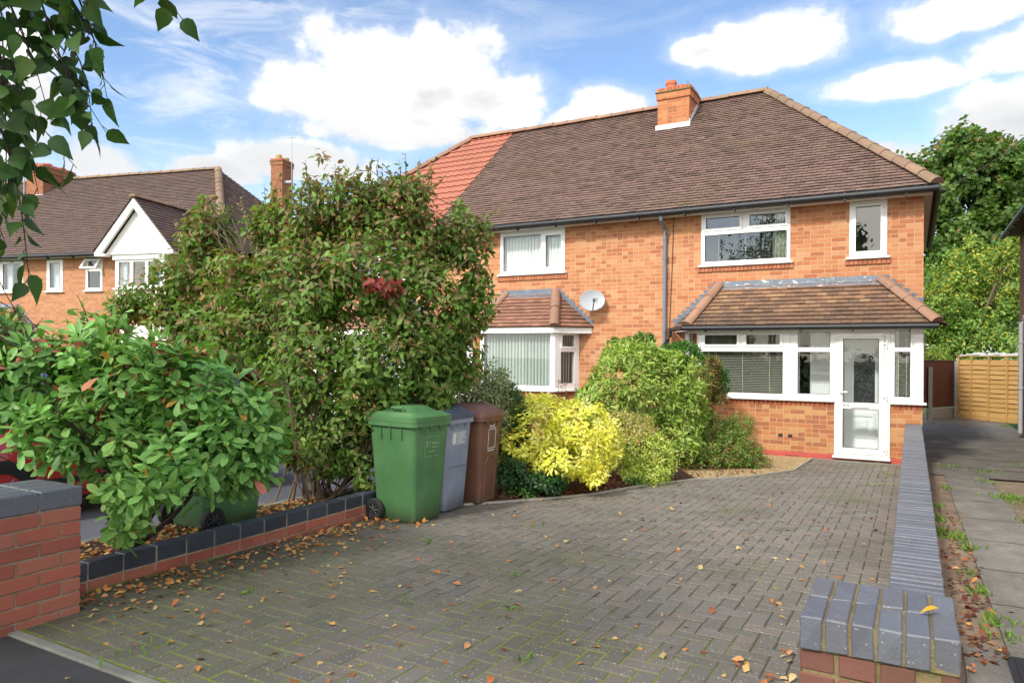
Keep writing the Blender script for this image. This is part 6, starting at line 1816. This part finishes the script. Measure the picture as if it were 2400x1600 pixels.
SY = [(.10,.19,.04), (.125,.22,.05), (.08,.155,.035), (.15,.22,.055)]
def sy_col(rs, P, C, c):
    tp = np.clip((C[:, 2]-9.5)/4, 0, 1)*.09+.008
    return np.where((rs.random(len(P)) < tp)[:, None], np.array([(.30,.17,.06)])*(.7+.5*rs.random((len(P), 1))), c)
tree('sycamore_tree', 'tall dark sycamore with rust tinted top behind the yard fences', (2.6, 45, -.5),
     [(2.6, 45, 11.2, 2.9, 2.6, 2.3), (.6, 44.5, 10.3, 1.8, 2.0, 1.9), (4.6, 45, 10.6, 2.2, 2.2, 2.0), (1.0, 44.5, 7.6, 2.2, 2.2, 1.8), (3.4, 44.5, 7.6, 2.6, 2.2, 2.2), (5.2, 45, 6.8, 2.2, 2.2, 2.6), (.4, 44, 5.0, 1.7, 2, 1.8), (2.4, 44, 4.2, 2.4, 2, 2.2), (2.4, 44.8, 12.6, 1.5, 1.5, 1.0), (-.1, 44, 11.6, .9, .9, .8)],
     5200, 6, .26, T_SMALL, M['leaf'], SY, [3, 3, 2, 1.5], 81, .3, 14, (2.5, 45, 5.0), 'bark_dark', .35, .2, colfn=sy_col, wid=1.7, lump=.3, spacing=.08)
tree('broadleaf_tree', 'dense dark green tree at the right edge beside the sycamore', (8.0, 54, -.5),
     [(7.2, 54, 12.8, 2.6, 2.6, 2.4), (9, 54, 10, 3, 3, 3), (6.0, 54, 9.5, 2.4, 2.4, 2.6), (7, 54, 6, 3, 3, 3)], 2600, 6, .3, T_SMALL, M['leaf'], [(.08,.19,.035), (.10,.22,.045)], [1, 1], 82, .3, 10, (8, 54, 6), 'bark_dark', .4, .2, wid=1.7, lump=.3, spacing=.08)
def ash_col(rs, P, C, c):
    y_ = rs.random(len(P)) < .12+.25*(C[:, 2] > 3.6)
    return np.where(y_[:, None], np.array([(.44,.44,.07)])*(.7+.6*rs.random((len(P), 1))), c)
tree('ash_tree', 'lighter yellow green feathery tree in front of the dark sycamore', (1.9, 32.5, -.4),
     [(2.0, 33, 4.6, 1.5, 1.4, 1.5), (3.0, 33, 3.4, 1.5, 1.4, 1.8), (1.0, 32.5, 3.2, 1.4, 1.4, 1.5), (.1, 32, 2.3, 1.2, 1.2, 1.5), (2.2, 32, 1.9, 1.9, 1.3, 1.4), (3.4, 33, 5.2, 1.0, 1.0, 1.0), (.2, 32.5, 3.7, .8, .8, .8)],
     3600, 8, .15, T_NARROW, M['leaf'], [(.19,.32,.075), (.23,.37,.085), (.15,.27,.065)], [1, 1, 1], 83, .14, 12, (1.9, 32.5, 2.4), 'bark', .4, .35, colfn=ash_col, wid=2.4, lump=.3, spacing=.05)
tree('bamboo_clump', 'yellow green arching clump just above the dark fence panel', (.4, 25.5, -.4), [(.45, 25.5, 1.1, .6, .4, .7), (.9, 25.6, 1.0, .4, .4, .6)], 260, 7, .16, T_NARROW, M['leaf'], [(.28,.34,.05), (.20,.30,.05)], [1, 1], 84, .03, 6, (.4, 25.5, .6), 'bark', .3, .1, wid=1.2, group=None, cat='plant')
# trees and a car across the street, seen in the window panes
tree('street_tree', 'street tree across the road seen in the window panes', (-3.4, -13, 0), [(-3.4, -13, 5.4, 2.2, 2.2, 2.2), (-5.0, -13, 4.6, 2, 2, 1.8), (-2.2, -13, 4.6, 1.6, 1.8, 1.8), (-3.2, -13, 7.3, 1.3, 1.5, 1.3)], 1700, 6, .24, T_SMALL, M['leaf'], [(.05,.10,.025), (.065,.12,.03)], [1, 1], 85, .2, 8, (-3.4, -13, 4), 'bark', .3, .3, wid=1.7, spacing=.08)
tree('street_tree', 'second street tree further along the opposite kerb', (7.5, -14, 0), [(7.5, -14, 5.5, 3, 3, 2.6), (9, -14, 4.5, 2.4, 2.2, 2), (6, -14, 4.6, 2.2, 2, 2)], 1300, 6, .24, T_SMALL, M['leaf'], [(.05,.10,.025), (.065,.12,.03)], [1, 1], 86, .2, 7, (7.5, -14, 4), 'bark', .3, .3, wid=1.7, spacing=.08)
shrub('hedge', 'clipped dark hedge across the road seen in the lower panes', 'hedge', (0, -14.5, -.1), [(x, -14.5+.2*math.sin(x), .9, 1.3, .7, 1.1) for x in range(-13, 14, 2)], 1500, 6, .16, T_SMALL, M['leaf'], [(.05,.10,.025), (.04,.085,.02)], [1, 1], 87, stems=6, inner=.7, wid=1.7, twigs=0, stem_base=3)
make_car('white car parked on the opposite side of the road', (2.4, -6.2, -.13), 0, (.75, .75, .76, 1))

# ---------------------------------------------------------------- fallen leaves, weeds, litter
def fallen_mesh(i, col):
    rs = np.random.RandomState(100+i)
    V, F, W = leaf_template([.1, .3, .55, .8], [.14, .27, .24, .12], .05+.2*rs.random(), .1+.5*rs.random())
    V = V.copy(); V[:, 1] -= .5; V[:, 2] -= V[:, 2].min()
    V[:, 2] += .12*rs.random()*np.sin(V[:, 0]*6+V[:, 1]*3)
    V[:, 2] -= V[:, 2].min(); V *= .05
    me = bpy.data.meshes.new('fallen_leaf'); me.from_pydata(V.tolist(), [], F)
    at = me.attributes.new('tint', 'FLOAT_COLOR', 'POINT')
    at.data.foreach_set('color', np.tile((*col, 1), len(V)).astype(np.float32))
    me.materials.append(M['leaf_dry']); me.polygons.foreach_set('use_smooth', [True]*len(F)); return me
FC = [((.60,.24,.07), 'orange'), ((.48,.16,.05), 'orange brown'), ((.66,.38,.09), 'golden'), ((.36,.12,.05), 'russet'), ((.62,.45,.20), 'pale buff'), ((.62,.31,.14), 'tan')]
FM = [(fallen_mesh(i, FC[i % 6][0]), FC[i % 6][1]) for i in range(12)]
rs = np.random.RandomState(77); spots = []
for _ in range(140):   # drift along the low wall
    y = 2.3+3.0*rs.random()**1.1; spots.append((-4.31+abs(rs.normal())*.24+.03, y, .02, 'on the paving along the low wall'))
for _ in range(46):
    spots.append((-.42+rs.normal()*.16, 3.6+rs.normal()*.38, .02, 'on the paving behind the right gate pier'))
for _ in range(88):
    spots.append((-4.2+4.0*rs.random(), 2.05+8.5*rs.random()**1.5, .02, 'lying alone on the open paving'))
for _ in range(26): spots.append((.17+.26*rs.random(), 4.0+3*rs.random()**1.4, -.012, 'on the bare soil beside the boundary wall'))
for _ in range(10): spots.append((-4.3+2.0*rs.random(), 1.5+.4*rs.random(), .006, 'on the dark pavement at the kerb'))
cnt = 0
for (x, y, dz, where) in spots:
    if dz > .01 and not (inside(DRIVE, x, y) and x < -.12): continue
    if -.34 < x < .16 and 2.3 < y < 2.85: continue
    me, cn = FM[rs.randint(len(FM))]
    o = bpy.data.objects.new('fallen_leaf', me); COL.objects.link(o)
    o.location = (x, y, gz(y)+dz); s_ = .62+.62*rs.random(); o.scale = (s_, s_, s_)
    o.rotation_euler = (rs.normal()*.12, rs.normal()*.12, rs.random()*6.28)
    tag(o, f'small {cn} fallen leaf {where}', 'leaf', f'{cn} fallen leaves {where}'); cnt += 1
for (x, y, z, col, lb) in ((.05, 2.56, .656, (.55,.33,.03), 'yellow curled leaf lying on the right gate pier'), (.055, 3.0, .404, (.42,.36,.27), 'pale dried leaf lying on the boundary wall coping')):
    o = bpy.data.objects.new('fallen_leaf', fallen_mesh(40+len(lb), col)); COL.objects.link(o)
    o.location = (x, y, z); o.scale = (1.1, 1.1, 1.1); o.rotation_euler = (0, 0, 1.9); tag(o, lb, 'leaf')
# uncountable leaf litter on the beds
rs = np.random.RandomState(78); pts = []
while len(pts) < 2600:
    x = -5.2+3.4*rs.random(); y = 5.4+5*rs.random()
    j = next((k for k in range(len(CURVE)-1) if CURVE[k][1] <= y <= CURVE[k+1][1]), None)
    if j is None: continue
    t_ = (y-CURVE[j][1])/(CURVE[j+1][1]-CURVE[j][1]+1e-6); xe = CURVE[j][0]+(CURVE[j+1][0]-CURVE[j][0])*t_
    if xe-.9 < x < xe-.03 and (y < 9 or rs.random() < .15): pts.append((x, y, gz(y)+.03+.03*rs.random()))
for _ in range(1500):
    y = 2.3+3*rs.random(); pts.append((-4.47-.72*rs.random(), y, gz(y)+.085+.02*rs.random()))
for _ in range(800):
    y = 2.1+7*rs.random()**1.4; x = -4.3+4.1*rs.random()**1.3
    if rs.random() < .45: x = -4.3+abs(rs.normal())*.3; y = 2.3+3*rs.random()
    if inside(DRIVE, x, y) and x < -.12 and not (-.36 < x < .16 and y < 2.85): pts.append((x, y, gz(y)+.017))
for _ in range(260):
    y = 4.2+4.5*rs.random()**1.5; pts.append((.3+.15*rs.normal()*.5, y, gz(y)-.01+.02*rs.random()))
P_ = np.array(pts); n = len(P_)
D2 = unit(np.concatenate([rs.normal(size=(n, 2)), rs.normal(size=(n, 1))*.25], 1)); N2 = rs.normal(size=(n, 3))*.3+np.array([0, 0, 1.])
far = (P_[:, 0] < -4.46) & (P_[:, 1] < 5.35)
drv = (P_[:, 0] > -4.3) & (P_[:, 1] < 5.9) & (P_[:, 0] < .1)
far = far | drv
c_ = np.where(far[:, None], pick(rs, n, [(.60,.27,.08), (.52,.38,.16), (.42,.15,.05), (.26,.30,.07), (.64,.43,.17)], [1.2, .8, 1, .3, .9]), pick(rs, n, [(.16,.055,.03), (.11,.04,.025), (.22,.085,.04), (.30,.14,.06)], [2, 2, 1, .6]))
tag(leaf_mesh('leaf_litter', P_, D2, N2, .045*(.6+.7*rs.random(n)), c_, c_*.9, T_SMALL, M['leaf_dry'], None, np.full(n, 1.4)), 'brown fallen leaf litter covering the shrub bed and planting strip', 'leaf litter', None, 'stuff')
# grass weeds
pts = []
def tuft(x, y, n, r, dz): pts.extend([(x+rs.normal()*r, y+rs.normal()*r*1.4, gz(y)+dz) for _ in range(n)])
for (x, y, n, r) in ((.22, 8.3, 90, .06), (.2, 7.6, 120, .06), (.33, 7.4, 120, .06), (.24, 9.1, 60, .05), (.38, 10.6, 60, .05), (.42, 7.0, 60, .05), (.4, 5.6, 40, .04), (.42, 5.0, 50, .05), (.36, 6.1, 24, .03), (.98, 10.2, 160, .09), (1.15, 10.0, 200, .14), (1.4, 9.8, 200, .16), (1.05, 8.6, 150, .07), (1.2, 8.3, 150, .1), (.9, 11.6, 70, .09), (.95, 12.8, 60, .12), (.5, 13.2, 50, .1), (.45, 4.7, 30, .04), (1.6, 14, 60, .2), (2.1, 22, 80, .1)):
    tuft(x, y, n, r, -.02)
for (x, y, n, r) in ((-.35, 10.2, 22, .12), (-.3, 11.2, 26, .12), (-.5, 12.3, 18, .15), (-2.3, 4.2, 8, .02), (-3.3, 4.6, 8, .02), (-2.0, 3.6, 8, .02), (-2.9, 5.6, 10, .04), (-2.6, 3.4, 8, .03), (-1.6, 3.0, 7, .02), (-3.5, 3.0, 8, .02), (-3.2, 2.1, 10, .05)): tuft(x, y, n, r, .008)
P_ = np.array(pts); n = len(P_)
D2 = unit(np.concatenate([rs.normal(size=(n, 2))*.55, .5+rs.random((n, 1))], 1)); N2 = rs.normal(size=(n, 3))+np.array([0, 0, .4])
c_ = pick(rs, n, [(.13,.26,.035), (.18,.32,.05), (.10,.20,.03), (.24,.30,.08)], [2, 2, 1, .7])
tag(leaf_mesh('weeds', P_, D2, N2, .062*(.5+.8*rs.random(n)), c_, c_, T_NARROW, M['leaf_matt'], None, np.full(n, .9)), 'green grass weeds sprouting along the path edge and paving joints', 'weeds', None, 'stuff')
# small weeds at the foot of the bed
rs = np.random.RandomState(79)
shrub('ground_cover', 'low fresh green leafy plants at the front of the shrub bed', 'plant', (-3.6, 7.05, gz(7)), [(-3.7, 6.85, -.04, .2, .2, .1), (-3.45, 7.2, -.05, .12, .15, .08), (-2.95, 8.3, -.1, .1, .15, .07), (-2.75, 8.8, -.12, .1, .12, .05)], 220, 5, .05, T_OBOV, M['leaf'], [(.10,.22,.06), (.13,.27,.07)], [1, 1], 88, tilt=1.2, droop=.1, stems=3, stem_r=.004, inner=.1, twigs=6)
# ---------------------------------------------------------------- light, sky, camera
SUN_EL, SUN_AZ = R(40), R(12)         # azimuth left of straight behind the camera side (-Y)
sdir = Vector((-math.sin(SUN_AZ)*math.cos(SUN_EL), -math.cos(SUN_AZ)*math.cos(SUN_EL), math.sin(SUN_EL)))
ld = bpy.data.lights.new('sun', 'SUN'); ld.energy = 1.95; ld.angle = R(5); ld.color = (1, .94, .84)
lo = bpy.data.objects.new('sun', ld); COL.objects.link(lo); lo.location = (-10, -15, 20)
lo.rotation_euler = (-sdir).to_track_quat('-Z', 'Y').to_euler()
wd = bpy.data.worlds.new('World'); sc.world = wd; wd.use_nodes = True
t = NT(wd.node_tree)
bg = wd.node_tree.nodes['Background']; wout = wd.node_tree.nodes['World Output']
sky = t.n('ShaderNodeTexSky', sky_type='NISHITA'); sky.sun_disc = False
sky.sun_elevation = SUN_EL; sky.sun_rotation = math.atan2(sdir.x, sdir.y)
sky.air_density = 1.0; sky.dust_density = 0.2; sky.ozone_density = 2.6
t.link(sky.outputs[0], bg.inputs[0]); bg.inputs[1].default_value = 0.125
D_ = t.n('ShaderNodeTexCoord').outputs['Generated']
dx, dy, dz = t.sep(D_)
az = t.m('ARCTAN2', dx, dy); el = t.m('ARCSINE', dz)
ae = t.comb(t.m('MULTIPLY', az, t.m('COSINE', el)), el)
# cumulus: (azimuth, elevation, half width, half height)
CU = [(-.66,.345,.175,.085), (-.62,.375,.08,.065), (-.70,.38,.07,.05), (-.78,.33,.08,.045), (-.55,.335,.10,.05), (-.66,.30,.16,.035),
      (-.80,.242,.11,.030), (-.90,.225,.07,.02), (-1.03,.222,.055,.035), (-1.11,.29,.05,.10), (-1.20,.23,.09,.06),
      (-.365,.325,.075,.028), (-.42,.31,.05,.02),
      (-.17,.380,.13,.034), (-.25,.385,.06,.022), (.04,.385,.10,.036), (.13,.335,.09,.03), (-.02,.322,.085,.022), (.10,.262,.09,.042), (-.04,.235,.08,.028), (.2,.24,.1,.05)]
d = None
for (a, e, ra, re) in CU:
    u = t.m('DIVIDE', t.m('SUBTRACT', az, a), ra)
    v_ = t.m('SUBTRACT', el, e)
    v = t.m('DIVIDE', v_, t.m('ADD', re*.8, t.m('MULTIPLY', t.m('GREATER_THAN', v_, 0.0), re*.45)))
    q = t.m('SUBTRACT', 1.0, t.m('SQRT', t.m('ADD', t.m('MULTIPLY', u, u), t.m('MULTIPLY', v, v))))
    d = q if d is None else t.m('MAXIMUM', d, q)
n1 = t.noise(t.vm('MULTIPLY', D_, (1, 1, 1.5)), 9.0, 10, 0.58)
n2 = t.noise(D_, 26, 8, 0.6)
puff = t.m('ADD', d, t.m('ADD', t.m('MULTIPLY', t.m('SUBTRACT', n1, .5), 1.7), t.m('MULTIPLY', t.m('SUBTRACT', n2, .5), .5)))
cum = t.step(puff, -.06, .40)
cum = t.m('MAXIMUM', cum, t.m('MULTIPLY', t.step(puff, -.40, .45), .35))
# thin high streaks
st = t.noise(t.vm('MULTIPLY', D_, (2.2, 2.2, 9.0)), 2.6, 9, 0.62, dist=0.6)
left = t.step(az, -.35, -.75)
wisp = t.m('MULTIPLY', t.step(st, .46, .76), t.m('ADD', .16, t.m('MULTIPLY', left, .42)))
low = t.m('MULTIPLY', t.step(el, .30, .05), .55)
# unseen broken cloud behind the viewer, made dense and bright as added fill
back = t.m('MULTIPLY', t.step(t.noise(D_, 2.6, 8, .58), .38, .52), t.step(dy, .15, -.15))
mask = t.m('MAXIMUM', t.m('MAXIMUM', cum, back), t.m('MAXIMUM', wisp, low))
shade = t.m('MULTIPLY', t.step(t.m('ADD', d, t.m('MULTIPLY', t.m('SUBTRACT', n1, .5), 1.0)), .25, .9), t.step(t.noise(t.vm('MULTIPLY', D_, (1, 1, 2.5)), 5.5, 6), .40, .68))
cc = t.mix(t.m('MULTIPLY', shade, .85), (.66, .65, .63), (.38, .385, .40))
und = t.m('MULTIPLY', t.step(t.m('ADD', el, t.m('MULTIPLY', t.m('SUBTRACT', n1, .5), .10)), .335, .275), t.step(d, -.1, .3))
cc = t.mix(t.m('MULTIPLY', und, .7), cc, (.40, .41, .425))
cc = t.mix(t.m('MULTIPLY', low, .6), cc, (.50, .56, .64))
cc = t.mix(t.m('MULTIPLY', t.step(dy, .1, -.3), 1.0), cc, (1.58, 1.52, 1.38))  # unseen rear clouds brightened to add fill light
bg2 = t.n('ShaderNodeBackground'); t.put(bg2.inputs[0], cc); bg2.inputs[1].default_value = 1.0
mx = t.n('ShaderNodeMixShader'); t.put(mx.inputs[0], mask)
t.link(bg.outputs[0], mx.inputs[1]); t.link(bg2.outputs[0], mx.inputs[2]); t.link(mx.outputs[0], wout.inputs[0])
cd = bpy.data.cameras.new('camera'); cam = bpy.data.objects.new('camera', cd); COL.objects.link(cam)
cd.sensor_width = 36; cd.lens = 36*1679/2400; cd.shift_y = 28/2400; cd.clip_end = 2000; cd.clip_start = .05
cam.matrix_world = Matrix.Translation((0, 0, 1.45)) @ Matrix.Rotation(R(29.2), 4, 'Z') @ Matrix.Rotation(PI/2, 4, 'X') @ Matrix.Rotation(.0071, 4, 'Z')
sc.camera = cam
sc.view_settings.view_transform = 'Standard'; sc.view_settings.look = 'None'; sc.view_settings.exposure = 0.92; sc.view_settings.gamma = 1
sc.cycles.max_bounces = 8; sc.cycles.diffuse_bounces = 4; sc.cycles.glossy_bounces = 4; sc.cycles.transparent_max_bounces = 16; sc.cycles.transmission_bounces = 4
sc.cycles.caustics_reflective = False; sc.cycles.caustics_refractive = False
sc.cycles.use_denoising = True; sc.cycles.sample_clamp_indirect = 6
